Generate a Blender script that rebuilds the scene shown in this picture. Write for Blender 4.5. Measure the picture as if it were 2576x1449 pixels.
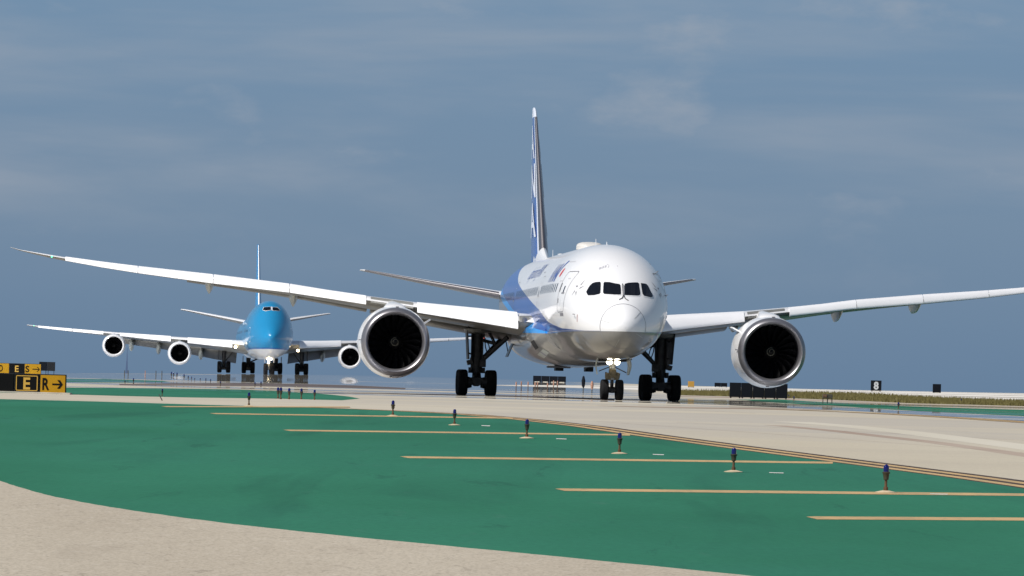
import bpy, bmesh, math, random
from math import sin, cos, tan, pi, sqrt, radians as R, atan
from mathutils import Vector, Matrix
from mathutils.bvhtree import BVHTree
random.seed(7)
SC = bpy.context.scene
for o in list(bpy.data.objects): bpy.data.objects.remove(o)
C = SC.collection

# ------------------------------------------------------------------ camera
F = 13292.0; EYE = 0.538; CX = 1288.0; CY = 724.5; HY = 972.1; ROLL = R(1.555)
PITCH = atan((HY-CY)/F)
R0 = Vector((1, 0, 0)); U0 = Vector((0, -sin(PITCH), cos(PITCH))); FW = Vector((0, cos(PITCH), sin(PITCH)))
RX = R0*cos(ROLL)+U0*sin(ROLL); UP = U0*cos(ROLL)-R0*sin(ROLL)
cam = bpy.data.objects.new('camera', bpy.data.cameras.new('camera')); C.objects.link(cam)
m = Matrix.Identity(4)
for i in range(3): m[i][0] = RX[i]; m[i][1] = UP[i]; m[i][2] = -FW[i]
m[2][3] = EYE
cam.matrix_world = m
cam.data.sensor_width = 36; cam.data.lens = F/2576*36
cam.data.clip_start = 1; cam.data.clip_end = 30000
SC.camera = cam

# ------------------------------------------------------------------ world, sun, exposure
SUN_DIR = Vector((-0.55, -0.41, 0.745)).normalized()     # towards the sun
SUN_EL = math.asin(SUN_DIR.z); SUN_AZ = math.atan2(SUN_DIR.x, SUN_DIR.y)
w = bpy.data.worlds.new('World'); SC.world = w; w.use_nodes = True
nt = w.node_tree; nt.nodes.clear(); N = nt.nodes.new; L = nt.links.new
sky = N('ShaderNodeTexSky'); sky.sky_type = 'NISHITA'; sky.sun_disc = False
sky.sun_elevation = SUN_EL; sky.sun_rotation = SUN_AZ; sky.altitude = 0; sky.air_density = 1.0; sky.dust_density = 0.35; sky.ozone_density = 2.0
tc = N('ShaderNodeTexCoord')
tint = N('ShaderNodeMix'); tint.data_type = 'RGBA'; tint.blend_type = 'MULTIPLY'; tint.inputs[0].default_value = 1
tint.inputs[7].default_value = (0.42, 0.44, 0.50, 1)
L(sky.outputs[0], tint.inputs[6])
# thin cloud veils, wide and flat, over the whole sky
mp = N('ShaderNodeMapping'); mp.inputs['Scale'].default_value = (9, 9, 52); mp.inputs['Location'].default_value = (3.3, 1.0, 0.6); mp.inputs['Rotation'].default_value = (0, R(4), 0)
L(tc.outputs['Generated'], mp.inputs[0])
n1 = N('ShaderNodeTexNoise'); n1.inputs['Scale'].default_value = 1.0; n1.inputs['Detail'].default_value = 5; n1.inputs['Roughness'].default_value = 0.52; n1.inputs['Distortion'].default_value = 0.25
L(mp.outputs[0], n1.inputs['Vector'])
r1 = N('ShaderNodeMapRange'); r1.inputs[1].default_value = 0.43; r1.inputs[2].default_value = 0.80; r1.interpolation_type = 'SMOOTHSTEP'
L(n1.outputs['Fac'], r1.inputs[0])
mp2 = N('ShaderNodeMapping'); mp2.inputs['Scale'].default_value = (26, 26, 60); mp2.inputs['Location'].default_value = (1.7, 4.0, 2.1)
L(tc.outputs['Generated'], mp2.inputs[0])
n2 = N('ShaderNodeTexNoise'); n2.inputs['Scale'].default_value = 1.0; n2.inputs['Detail'].default_value = 6; n2.inputs['Roughness'].default_value = 0.55
L(mp2.outputs[0], n2.inputs['Vector'])
r2 = N('ShaderNodeMapRange'); r2.inputs[1].default_value = 0.53; r2.inputs[2].default_value = 0.80; r2.interpolation_type = 'SMOOTHSTEP'
L(n2.outputs['Fac'], r2.inputs[0])
add = N('ShaderNodeMath'); add.operation = 'MAXIMUM'; L(r1.outputs[0], add.inputs[0]); L(r2.outputs[0], add.inputs[1])
sepz = N('ShaderNodeSeparateXYZ'); L(tc.outputs['Generated'], sepz.inputs[0])
rz = N('ShaderNodeMapRange'); rz.inputs[1].default_value = 0.012; rz.inputs[2].default_value = 0.045; rz.inputs[3].default_value = 0.0; rz.inputs[4].default_value = 0.66; rz.interpolation_type = 'SMOOTHSTEP'
L(sepz.outputs[2], rz.inputs[0])
hz_r = N('ShaderNodeValToRGB'); hz_r.color_ramp.elements[0].position = 0.0; hz_r.color_ramp.elements[0].color = (.137, .219, .335, 1)
hz_r.color_ramp.elements[1].position = 1.0; hz_r.color_ramp.elements[1].color = (.172, .283, .420, 1)
e_ = hz_r.color_ramp.elements.new(.38); e_.color = (.176, .262, .372, 1)
hm = N('ShaderNodeMapRange'); hm.inputs[1].default_value = 0.0; hm.inputs[2].default_value = 0.085; L(sepz.outputs[2], hm.inputs[0]); L(hm.outputs[0], hz_r.inputs[0])
hs = N('ShaderNodeMix'); hs.data_type = 'RGBA'; hs.blend_type = 'MULTIPLY'; hs.inputs[0].default_value = 1; L(hz_r.outputs[0], hs.inputs[6]); hs.inputs[7].default_value = (10, 10, 10, 1)
hf = N('ShaderNodeMapRange'); hf.inputs[1].default_value = 0.09; hf.inputs[2].default_value = 0.65; hf.inputs[3].default_value = 1.0; hf.inputs[4].default_value = 0.0; hf.interpolation_type = 'SMOOTHSTEP'; L(sepz.outputs[2], hf.inputs[0])
hmix = N('ShaderNodeMix'); hmix.data_type = 'RGBA'; L(hf.outputs[0], hmix.inputs[0]); L(tint.outputs[2], hmix.inputs[6]); L(hs.outputs[2], hmix.inputs[7])
mul = N('ShaderNodeMath'); mul.operation = 'MULTIPLY'; L(add.outputs[0], mul.inputs[0]); L(rz.outputs[0], mul.inputs[1])
cl = N('ShaderNodeMix'); cl.data_type = 'RGBA'; L(mul.outputs[0], cl.inputs[0]); L(hmix.outputs[2], cl.inputs[6]); cl.inputs[7].default_value = (3.5, 3.9, 4.5, 1)
bg = N('ShaderNodeBackground'); bg.inputs['Strength'].default_value = 0.10
L(cl.outputs[2], bg.inputs[0]); wo = N('ShaderNodeOutputWorld'); L(bg.outputs[0], wo.inputs[0])
sd = bpy.data.lights.new('sun', 'SUN'); sd.energy = 4.8; sd.angle = R(0.53); sd.color = (1.0, 0.955, 0.90)
so = bpy.data.objects.new('sun', sd); C.objects.link(so); so.rotation_euler = SUN_DIR.to_track_quat('Z', 'Y').to_euler()
SC.view_settings.view_transform = 'Standard'; SC.view_settings.look = 'None'
SC.view_settings.exposure = 0.0; SC.view_settings.gamma = 1.0; SC.view_settings.use_curve_mapping = False
SC.render.engine = 'CYCLES'; SC.cycles.max_bounces = 8

# ------------------------------------------------------------------ helpers
def tag(o, label=None, cat=None, group=None, kind=None):
    if label: o['label'] = label
    if cat: o['category'] = cat
    if group: o['group'] = group
    if kind: o['kind'] = kind
    return o
def empty(name, loc=(0, 0, 0), rz=0.0):
    o = bpy.data.objects.new(name, None); C.objects.link(o); o.location = loc; o.rotation_euler = (0, 0, rz); o.empty_display_size = .5
    return o
def link(name, me, parent=None, mw=None):
    o = bpy.data.objects.new(name, me); C.objects.link(o)
    if parent: o.parent = parent
    if mw is not None: o.matrix_basis = mw
    return o
class MB:
    def __init__(s): s.v = []; s.f = []; s.m = []; s.sm = []
    def add(s, vs, fs, mi=0, smooth=True, M=None):
        k = len(s.v)
        s.v += [tuple(M @ Vector(v)) if M else tuple(v) for v in vs]
        for f in fs: s.f.append([i+k for i in f]); s.m.append(mi); s.sm.append(smooth)
        return s
    def rings(s, rs, mi=0, closed=True, cap=True, smooth=True):
        n = len(rs[0]); vs = [p for r in rs for p in r]; fs = []
        for i in range(len(rs)-1):
            for j in range(n if closed else n-1):
                a = i*n+j; b = i*n+(j+1) % n; fs.append((a, b, b+n, a+n))
        if cap and closed:
            fs.append(list(range(n))[::-1]); fs.append([(len(rs)-1)*n+j for j in range(n)])
        return s.add(vs, fs, mi, smooth)
    def tube(s, a, b, r0, r1=None, n=12, mi=0, cap=True):
        a = Vector(a); b = Vector(b); r1 = r0 if r1 is None else r1
        d = (b-a).normalized(); q = d.to_track_quat('Z', 'Y')
        ra = [a+q @ Vector((r0*cos(2*pi*i/n), r0*sin(2*pi*i/n), 0)) for i in range(n)]
        rb = [b+q @ Vector((r1*cos(2*pi*i/n), r1*sin(2*pi*i/n), 0)) for i in range(n)]
        return s.rings([ra, rb], mi, True, cap)
    def pipe(s, pts, r, n=8, mi=0):
        for a, b in zip(pts[:-1], pts[1:]): s.tube(a, b, r, r, n, mi)
        return s
    def box(s, c, d, mi=0, M=None, bev=0.0):
        x, y, z = c; a, b, e = d[0]/2, d[1]/2, d[2]/2
        if bev <= 0:
            vs = [(x+i*a, y+j*b, z+k*e) for i in (-1, 1) for j in (-1, 1) for k in (-1, 1)]
            fs = [(0, 1, 3, 2), (4, 6, 7, 5), (0, 4, 5, 1), (2, 3, 7, 6), (0, 2, 6, 4), (1, 5, 7, 3)]
            return s.add(vs, fs, mi, False, M)
        bm = bmesh.new(); bmesh.ops.create_cube(bm, size=1)
        for v in bm.verts: v.co = Vector((v.co.x*d[0], v.co.y*d[1], v.co.z*d[2]))
        bmesh.ops.bevel(bm, geom=bm.edges[:], offset=bev, segments=2, affect='EDGES', profile=.6)
        bm.verts.ensure_lookup_table()
        for i, v in enumerate(bm.verts): v.index = i
        vs = [(v.co.x+x, v.co.y+y, v.co.z+z) for v in bm.verts]; fs = [[v.index for v in f.verts] for f in bm.faces]; bm.free()
        return s.add(vs, fs, mi, False, M)
    def lathe(s, prof, axis='Y', n=48, c=(0, 0, 0), mi=0, close=False):
        # prof: (axial, radius)
        rs = []
        for a, r in prof:
            ring = []
            for i in range(n):
                t = 2*pi*i/n; u, v = r*cos(t), r*sin(t)
                p = {'Y': (u, a, v), 'X': (a, u, v), 'Z': (u, v, a)}[axis]
                ring.append((p[0]+c[0], p[1]+c[1], p[2]+c[2]))
            rs.append(ring)
        if close: rs.append(rs[0])
        return s.rings(rs, mi, True, False)
    def mesh(s, name, mats):
        me = bpy.data.meshes.new(name); me.from_pydata(s.v, [], s.f)
        for m_ in (mats if isinstance(mats, (list, tuple)) else [mats]): me.materials.append(m_)
        me.polygons.foreach_set('material_index', s.m); me.polygons.foreach_set('use_smooth', s.sm)
        bm = bmesh.new(); bm.from_mesh(me); bmesh.ops.recalc_face_normals(bm, faces=bm.faces[:])
        for e in bm.edges:
            if len(e.link_faces) == 2 and e.calc_face_angle(0) > R(38): e.smooth = False
        bm.to_mesh(me); bm.free(); me.update()
        return me
    def build(s, name, mats, parent=None, mw=None): return link(name, s.mesh(name, mats), parent, mw)

# ------------------------------------------------------------------ materials
def principled(name, col, rough=.5, metal=0., coat=0., spec=.5, emis=None, es=0.):
    m = bpy.data.materials.new(name); m.use_nodes = True; b = m.node_tree.nodes['Principled BSDF']
    b.inputs['Base Color'].default_value = (*col, 1); b.inputs['Roughness'].default_value = rough; b.inputs['Metallic'].default_value = metal
    b.inputs['Coat Weight'].default_value = coat; b.inputs['Coat Roughness'].default_value = .06; b.inputs['Specular IOR Level'].default_value = spec
    if emis: b.inputs['Emission Color'].default_value = (*emis, 1); b.inputs['Emission Strength'].default_value = es
    return m
def grime(m, scale=(1, 1, 1), amt=.12, rough_amt=.1, detail=5, nscale=3.0, contrast=(.35, .75), dark=None, bump=0.0):
    """multiplies the base colour by a soft noise and varies the roughness: wear that belongs to the surface"""
    t = m.node_tree; b = t.nodes['Principled BSDF']; N = t.nodes.new; L = t.links.new
    tc = N('ShaderNodeTexCoord'); mp = N('ShaderNodeMapping'); mp.inputs['Scale'].default_value = scale; L(tc.outputs['Object'], mp.inputs[0])
    n = N('ShaderNodeTexNoise'); n.inputs['Scale'].default_value = nscale; n.inputs['Detail'].default_value = detail; L(mp.outputs[0], n.inputs['Vector'])
    mr = N('ShaderNodeMapRange'); mr.inputs[1].default_value = contrast[0]; mr.inputs[2].default_value = contrast[1]; L(n.outputs['Fac'], mr.inputs[0])
    mx = N('ShaderNodeMix'); mx.data_type = 'RGBA'
    base = tuple(b.inputs['Base Color'].default_value)
    src = b.inputs['Base Color'].links[0].from_socket if b.inputs['Base Color'].is_linked else None
    mx.blend_type = 'MULTIPLY'
    d = dark or (1-amt, 1-amt, 1-amt)
    if src: L(src, mx.inputs[6])
    else: mx.inputs[6].default_value = base
    mx.inputs[7].default_value = (*d, 1); L(mr.outputs[0], mx.inputs[0]); L(mx.outputs[2], b.inputs['Base Color'])
    rr = N('ShaderNodeMapRange'); r0 = b.inputs['Roughness'].default_value; rr.inputs[3].default_value = r0; rr.inputs[4].default_value = min(1, r0+rough_amt); L(mr.outputs[0], rr.inputs[0]); L(rr.outputs[0], b.inputs['Roughness'])
    if bump:
        bp = N('ShaderNodeBump'); bp.inputs['Strength'].default_value = bump; bp.inputs['Distance'].default_value = .02; L(n.outputs['Fac'], bp.inputs['Height']); L(bp.outputs[0], b.inputs['Normal'])
    return m
M = {}
M['white'] = grime(principled('white_paint', (.80, .80, .80), .32, coat=.55), nscale=.5, amt=.05)
M['wing_white'] = grime(principled('wing_white_paint', (.74, .74, .745), .30, coat=.3), scale=(1, .3, 1), nscale=.6, amt=.08)
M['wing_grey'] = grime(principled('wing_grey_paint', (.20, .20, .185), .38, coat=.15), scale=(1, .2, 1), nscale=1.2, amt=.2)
M['fairing_grey'] = principled('fairing_grey_paint', (.38, .40, .36), .35, coat=.2)
M['glass'] = principled('cockpit_glass', (.006, .007, .010), .08, spec=.35)
M['window_dark'] = principled('cabin_glass', (.03, .035, .05), .12)
M['line_grey'] = principled('panel_gap_grey', (.20, .20, .22), .6)
M['line_soft'] = principled('panel_gap_soft', (.42, .42, .45), .6)
M['lip'] = grime(principled('brushed_inlet_metal', (.27, .265, .28), .38, metal=.75), nscale=1.5, amt=.03, rough_amt=.02)
M['chrome'] = principled('polished_leading_edge', (.36, .34, .34), .40, metal=1.0)
M['slat'] = grime(principled('slat_paint', (.90, .90, .91), .30, coat=.4), scale=(.6, 1, 1), nscale=1.5, amt=.05)
M['duct'] = principled('inlet_duct', (.012, .012, .016), .5)
M['blade'] = principled('titanium_blade', (.006, .006, .007), .22, metal=.0, spec=.25)
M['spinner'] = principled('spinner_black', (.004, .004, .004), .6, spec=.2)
M['spiral'] = principled('spiral_white', (.16, .15, .11), .6)
M['steel'] = grime(principled('gear_steel', (.050, .050, .052), .5, metal=.3), nscale=4, amt=.5)
M['gear_light'] = grime(principled('gear_grey_paint', (.38, .38, .36), .45), nscale=4, amt=.4)
M['hub'] = principled('wheel_hub', (.12, .12, .12), .5)
M['tyre'] = grime(principled('tyre_rubber', (.014, .014, .015), .85, spec=.2), nscale=5, amt=.4)
M['dark'] = principled('dark_opening', (.006, .006, .007), .8)
M['black'] = principled('black_plastic', (.012, .012, .013), .55)
M['ana'] = principled('letter_blue', (.035, .09, .36), .35)
M['ana_grey'] = principled('letter_soft_blue', (.20, .24, .42), .35)
M['red'] = principled('red_disc', (.60, .03, .04), .4)
M['fin_white'] = principled('fin_letter_white', (.62, .66, .74), .35)
M['blue_dark'] = principled('tail_blue', (.022, .085, .36), .24, coat=.6)
M['light_on'] = principled('landing_light_on', (1, 1, 1), .3, emis=(1.0, .90, .66), es=26)
M['light_warm'] = principled('landing_light_far', (1, 1, 1), .3, emis=(1.0, .78, .45), es=14)
M['green_light'] = principled('navigation_green', (.1, .5, .3), .3, emis=(.1, 1.0, .45), es=3)
M['red_light'] = principled('navigation_red', (.5, .1, .1), .3, emis=(1.0, .08, .04), es=2)
M['beacon_red'] = principled('beacon_red', (.3, .03, .02), .3)

# ------------------------------------------------------------------ terrain
def lerp(tab, x):
    if x <= tab[0][0]: return tab[0][1]
    for (a, b), (c, d) in zip(tab[:-1], tab[1:]):
        if x <= c: return b+(d-b)*(x-a)/(c-a)
    return tab[-1][1]
ZC = [(-60, -1.25), (20, -.97), (35, -.88), (66, -.67), (88, -.50), (105, -.37), (120, -.27), (137, -.17), (160, -.08), (190, -.02), (230, 0), (310, 0), (400, .13), (500, .34), (600, .50), (700, .66), (760, .72), (1000, .74), (1080, .5), (1200, -3), (1300, -3)]
def smooth(t): t = max(0, min(1, t)); return t*t*(3-2*t)
rows = [-60, -30, 0, 10, 20]
y = 24.0
while y < 1300: rows.append(y); y *= 1.022 if y < 330 else 1.035
rows.append(1300)
_zc = {}
def zraw(y):
    k = 5 if y > 60 else 2
    a = sum(lerp(ZC, y*(1+i*.02)) for i in range(-k, k+1))/(2*k+1)
    return a
def araw(y):
    return .0045*smooth((y-260)/440)+.0068*smooth((y-420)/330)
rz_ = [(y, zraw(y)-zraw(260) if False else zraw(y)) for y in rows]; ra_ = [(y, araw(y)) for y in rows]
cr_ = [(y, 1.0*smooth((y-470)/230)*(1-smooth((y-800)/200))) for y in rows]
def hz(X, Y):
    return lerp(rz_, Y)+lerp(ra_, Y)*max(-400, min(400, X))+(lerp(cr_, Y)*math.exp(-((X+25)/48)**2) if Y > 470 else 0)
def ray(px, py):
    d = FW*F+RX*(px-CX)-UP*(py-CY); return d.normalized()
def G(px, py, off=0.0):
    d = ray(px, py); o = Vector((0, 0, EYE))
    t0 = 15.0; p = o+d*t0
    t = 15.0
    while t < 1250:
        p = o+d*t
        if p.z <= hz(p.x, p.y)+off:
            lo, hi = t/1.01, t
            for _ in range(30):
                mid = (lo+hi)/2; q = o+d*mid
                if q.z <= hz(q.x, q.y)+off: hi = mid
                else: lo = mid
            q = o+d*hi; return Vector((q.x, q.y, hz(q.x, q.y)))
        t *= 1.01
    q = o+d*1000; return Vector((q.x, q.y, hz(q.x, q.y)))
def at(px, D):            # point on the ground at a given distance, seen in column px near the horizon
    d = ray(px, 985); t = D/d.y; X = d.x*t; return Vector((X, D, hz(X, D)))

def ground_material(name, kind):
    m = bpy.data.materials.new(name); m.use_nodes = True; t = m.node_tree; b = t.nodes['Principled BSDF']; N = t.nodes.new; L = t.links.new
    tc = N('ShaderNodeTexCoord')
    def noise(sc, det=4, rough=.55, dist=0.):
        mp = N('ShaderNodeMapping'); mp.inputs['Scale'].default_value = sc; L(tc.outputs['Object'], mp.inputs[0])
        n = N('ShaderNodeTexNoise'); n.inputs['Scale'].default_value = 1; n.inputs['Detail'].default_value = det; n.inputs['Roughness'].default_value = rough; n.inputs['Distortion'].default_value = dist
        L(mp.outputs[0], n.inputs['Vector']); return n.outputs['Fac']
    def rng(f, a, b_, c=0., d=1., sm=False):
        r = N('ShaderNodeMapRange'); r.inputs[1].default_value = a; r.inputs[2].default_value = b_; r.inputs[3].default_value = c; r.inputs[4].default_value = d
        if sm: r.interpolation_type = 'SMOOTHSTEP'
        L(f, r.inputs[0]); return r.outputs[0]
    def mix(f, c1, c2, mode='MIX'):
        x = N('ShaderNodeMix'); x.data_type = 'RGBA'; x.blend_type = mode
        if isinstance(f, float): x.inputs[0].default_value = f
        else: L(f, x.inputs[0])
        for i, c in ((6, c1), (7, c2)):
            if isinstance(c, tuple): x.inputs[i].default_value = (*c, 1)
            else: L(c, x.inputs[i])
        return x.outputs[2]
    def mul(a, b_):
        x = N('ShaderNodeMath'); x.operation = 'MULTIPLY'; L(a, x.inputs[0])
        if isinstance(b_, float): x.inputs[1].default_value = b_
        else: L(b_, x.inputs[1])
        return x.outputs[0]
    if kind == 'green':
        c = mix(rng(noise((.16, .05, 1), 6), .3, .7), (.021, .132, .074), (.033, .182, .108))
        c = mix(rng(noise((.5, .03, 1), 4, .6, .6), .52, .78), c, (.016, .094, .060))
        c = mix(rng(noise((.05, .09, 1), 3, .5), .38, .62, 0, .55), c, (.030, .158, .104))
        c = mix(rng(noise((2.0, .35, 1), 5, .7), .62, .80, 0, .45), c, (.065, .17, .125))
        c = mix(rng(noise((.8, .10, 1), 6, .75, .8), .60, .66, 0, .35), c, (.014, .070, .050))
        c = mix(rng(noise((14, 3, 1), 3, .7), .35, .75, 0, .22), c, (.012, .06, .045))
    elif kind == 'concrete':
        c = mix(rng(noise((.05, .012, 1), 5), .3, .7), (.475, .425, .325), (.555, .510, .415))
        c = mix(rng(noise((.015, .16, 1), 5, .6, .4), .5, .8), c, (.43, .385, .31))
        c = mix(rng(noise((.035, .055, 1), 5, .6, .6), .47, .60, 0, .75), c, (.425, .395, .345))
        c = mix(rng(noise((.10, .9, 1), 5, .7, .5), .60, .70, 0, .5), c, (.33, .295, .25))
        c = mix(rng(noise((.35, .06, 1), 5, .7), .58, .80, 0, .5), c, (.36, .32, .26))
        c = mix(rng(noise((22, 6, 1), 3, .8), .30, .75, 0, .30), c, (.24, .215, .185))
    elif kind == 'apron':
        c = mix(rng(noise((.3, .06, 1), 5), .3, .7), (.42, .365, .285), (.50, .445, .355))
        c = mix(rng(noise((30, 9, 1), 2, .8), .42, .70, 0, .5), c, (.22, .19, .15))
        c = mix(rng(noise((9, 3, 1), 3, .8), .55, .72, 0, .45), c, (.58, .53, .45))
        c = mix(rng(noise((5, 1.4, 1), 6, .8, 1.2), .57, .63, 0, .55), c, (.25, .215, .17))
        c = mix(rng(noise((1.1, .2, 1), 5, .7), .56, .78, 0, .45), c, (.30, .255, .20))
    elif kind == 'paint_yellow':
        c = mix(rng(noise((1.5, .4, 1), 5, .7), .40, .75), (.50, .345, .175), (.38, .27, .15))
        c = mix(rng(noise((9, 2, 1), 4, .7), .52, .75, 0, .6), c, (.20, .20, .12))
    elif kind == 'paint_black':
        c = mix(rng(noise((3, .6, 1), 5, .7), .45, .8, 0, .5), (.055, .042, .038), (.20, .17, .13))
    elif kind == 'paint_white':
        c = mix(rng(noise((4, 1, 1), 5, .7), .40, .8, 0, .5), (.58, .58, .55), (.30, .35, .30))
    elif kind == 'grass':
        c = mix(rng(noise((.5, .1, 1), 5), .3, .7), (.13, .115, .05), (.19, .16, .085))
    elif kind == 'slick':
        c = mix(rng(noise((.05, .2, 1), 5), .3, .7), (.50, .46, .38), (.58, .54, .46))
    elif kind == 'pale':
        c = mix(rng(noise((.02, .045, 1), 5, .6), .42, .58), (.36, .34, .30), (.74, .71, .65))
    elif kind == 'dark_ground':
        c = mix(rng(noise((.03, .3, 1), 5, .7), .40, .62), (.055, .045, .048), (.22, .185, .165))  # dark brown-grey tone, also the painted shadow streak under the white airliner
    elif kind == 'worn':
        c = mix(rng(noise((.2, .04, 1), 5), .3, .7), (.50, .462, .375), (.555, .52, .435))
    elif kind == 'soil':
        c = mix(rng(noise((.2, .04, 1), 5), .3, .7), (.28, .21, .165), (.40, .33, .27))
    L(c, b.inputs['Base Color']); b.inputs['Roughness'].default_value = .92; b.inputs['Specular IOR Level'].default_value = 0.12
    if kind in ('apron', 'concrete', 'green'):
        bp = N('ShaderNodeBump'); bp.inputs['Strength'].default_value = .35; bp.inputs['Distance'].default_value = .006
        L(noise((26, 26, 1), 3, .8), bp.inputs['Height']); L(bp.outputs[0], b.inputs['Normal'])
    if kind in ('concrete', 'green', 'soil', 'paint_yellow', 'slick'):
        # hot, air-slicked far pavement: it mirrors the sky and what stands on it in long flat pools
        sp = N('ShaderNodeSeparateXYZ'); L(tc.outputs['Object'], sp.inputs[0])
        far = rng(sp.outputs[1], 186, 225, sm=True)
        addn = N('ShaderNodeMath'); addn.operation = 'ADD'; L(noise((.018, .040, 1), 4, .55, .3), addn.inputs[0]); L(rng(sp.outputs[1], 285, 520, -.045, .20), addn.inputs[1])
        pools = rng(addn.outputs[0], .475, .535, sm=True)
        rx = rng(sp.outputs[0], 6, 15, 0, 1, sm=True); ry = rng(sp.outputs[1], 330, 370, 0, 1, sm=True); dry = mul(rx, ry)
        inv = N('ShaderNodeMath'); inv.operation = 'SUBTRACT'; inv.inputs[0].default_value = 1; L(dry, inv.inputs[1])
        fac = mul(mul(far, inv.outputs[0]), mul(pools, .92 if kind == 'concrete' else .6))
        g = N('ShaderNodeBsdfGlossy'); g.inputs['Roughness'].default_value = .02; g.inputs['Color'].default_value = (.95, .96, .98, 1)
        ms = N('ShaderNodeMixShader'); L(fac, ms.inputs[0]); L(b.outputs[0], ms.inputs[1]); L(g.outputs[0], ms.inputs[2])
        if kind == 'slick':
            L(rng(noise((.03, .30, 1), 4, .6), .34, .46, 0, .95, sm=True), ms.inputs[0])
        L(ms.outputs[0], t.nodes['Material Output'].inputs[0])
    return m
GM = {k: ground_material('ground_'+k, k) for k in ('green', 'concrete', 'apron', 'paint_yellow', 'paint_black', 'paint_white', 'grass', 'soil', 'worn', 'slick', 'pale', 'dark_ground')}

# base sheet
xs = [-420+10*i for i in range(85)]
mb = MB(); vs = []; fs = []
for y in rows:
    for x in xs: vs.append((x, y, hz(x, y)))
n = len(xs)
for i in range(len(rows)-1):
    for j in range(n-1): a = i*n+j; fs.append((a, a+1, a+n+1, a+n))
mb.add(vs, fs, 0, True)
tag(mb.build('ground', GM['concrete']), kind='structure', label='pale concrete airfield pavement under the airliners')

def sheet(name, pts, layer, mat, label=None, kind='structure', px=True):
    P = [G(*p) if px else Vector((p[0], p[1], 0)) for p in pts]
    bm = bmesh.new(); vv = [bm.verts.new((p.x, p.y, 0)) for p in P]; f = bm.faces.new(vv)
    bmesh.ops.triangulate(bm, faces=[f])
    y0 = min(p.y for p in P); y1 = max(p.y for p in P)
    for r in rows:
        if y0 < r < y1:
            bmesh.ops.bisect_plane(bm, geom=bm.verts[:]+bm.edges[:]+bm.faces[:], plane_co=(0, r, 0), plane_no=(0, 1, 0), dist=1e-4)
    if y1 > 470:
        x = -200
        while x < 200:
            bmesh.ops.bisect_plane(bm, geom=bm.verts[:]+bm.edges[:]+bm.faces[:], plane_co=(x, 0, 0), plane_no=(1, 0, 0), dist=1e-4); x += 10
    for v in bm.verts: v.co.z = hz(v.co.x, v.co.y)+layer*(.0010+.0030*smooth((v.co.y-80)/150))
    for f in bm.faces:
        if f.normal.z < 0: f.normal_flip()
    bm.normal_update()
    for f in bm.faces:
        if f.normal.z < 0: f.normal_flip()
    me = bpy.data.meshes.new(name); bm.to_mesh(me); bm.free(); me.materials.append(GM[mat])
    return tag(link(name, me), kind=kind, label=label)
def ribbon(name, cl, wd, layer, mat, label=None, o0=0.0):
    """painted line along a centre line of ground points, o0 = sideways shift in metres"""
    pts = []
    for i, p in enumerate(cl):
        a = cl[max(0, i-1)]; b = cl[min(len(cl)-1, i+1)]; d = (b-a); nrm = Vector((-d.y, d.x, 0)).normalized()
        pts.append((p+nrm*(o0-wd/2), p+nrm*(o0+wd/2)))
    poly = [(a.x, a.y) for a, b in pts]+[(b.x, b.y) for a, b in reversed(pts)]
    return sheet(name, poly, layer, mat, label, px=False)

EDGE = [(-420, 990), (-200, 997), (0, 1004), (240, 1010), (500, 1018), (800, 1026), (1000, 1034), (1150, 1042), (1300, 1055), (1450, 1072), (1600, 1094), (1800, 1121), (2000, 1147), (2200, 1173), (2400, 1199), (2576, 1224), (2900, 1274)]
LOW = [(2900, 1555), (2576, 1518), (2400, 1500), (2150, 1474), (1900, 1450), (1600, 1420), (1288, 1389), (900, 1352), (600, 1320), (400, 1294), (260, 1273), (140, 1250), (60, 1229), (0, 1210), (-60, 1186), (-140, 1150), (-260, 1100), (-420, 1060)]
def smooth_curve(P, k=7, jit=.35):
    out = []; rr = random.Random(11)
    for i in range(len(P)-1):
        p0 = P[max(0, i-1)]; p1 = P[i]; p2 = P[i+1]; p3 = P[min(len(P)-1, i+2)]
        for q in range(k):
            t = q/k; f = lambda a, b, c, d: .5*((2*b)+(-a+c)*t+(2*a-5*b+4*c-d)*t*t+(-a+3*b-3*c+d)*t**3)
            out.append((f(p0[0], p1[0], p2[0], p3[0])+rr.uniform(-2, 2), f(p0[1], p1[1], p2[1], p3[1])+rr.uniform(-jit, jit)))
    out.append(P[-1]); return out
LOW = smooth_curve(LOW)
sheet('painted_island', EDGE+LOW, 1, 'green', 'green painted taxiway island between the two pavements')
sheet('near_pavement', [(-420, 1060)]+LOW[::-1][1:-1]+[(2900, 1555), (2900, 2600), (1288, 3200), (-420, 2600)], 2, 'apron', 'coarse beige pavement curving round the green island')
# green beyond the pale strip, left
sheet('painted_island', [(-500, 966), (0, 972), (165, 975), (420, 977), (600, 980), (700, 984), (800, 990), (880, 998), (905, 1003), (860, 1007), (700, 1003), (480, 1000), (300, 996), (100, 990), (-500, 980)], 1, 'green', 'far green painted island left, behind the pale strip')
sheet('painted_island', [(140, 953.5), (260, 953), (390, 957), (430, 961), (300, 963), (165, 961)], 1, 'green', 'thin far green island beyond the letter sign')
sheet('painted_island', [(1850, 1005), (1960, 1005), (2100, 1013), (2250, 1021), (2400, 1026), (2576, 1031), (3600, 1066), (3600, 1080), (2576, 1047), (2400, 1039), (2250, 1031), (2100, 1021), (1950, 1013)], 1, 'green', 'far green painted island on the right')
sheet('grass_verge', [(1700, 984), (1900, 986), (2150, 989), (2300, 998), (2430, 1004), (2576, 1010), (3600, 1046), (3600, 1058), (2576, 1022), (2430, 1018), (2300, 1015), (2100, 1006), (1900, 999), (1700, 994)], 1, 'grass', 'dry grass verge far right')
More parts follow.
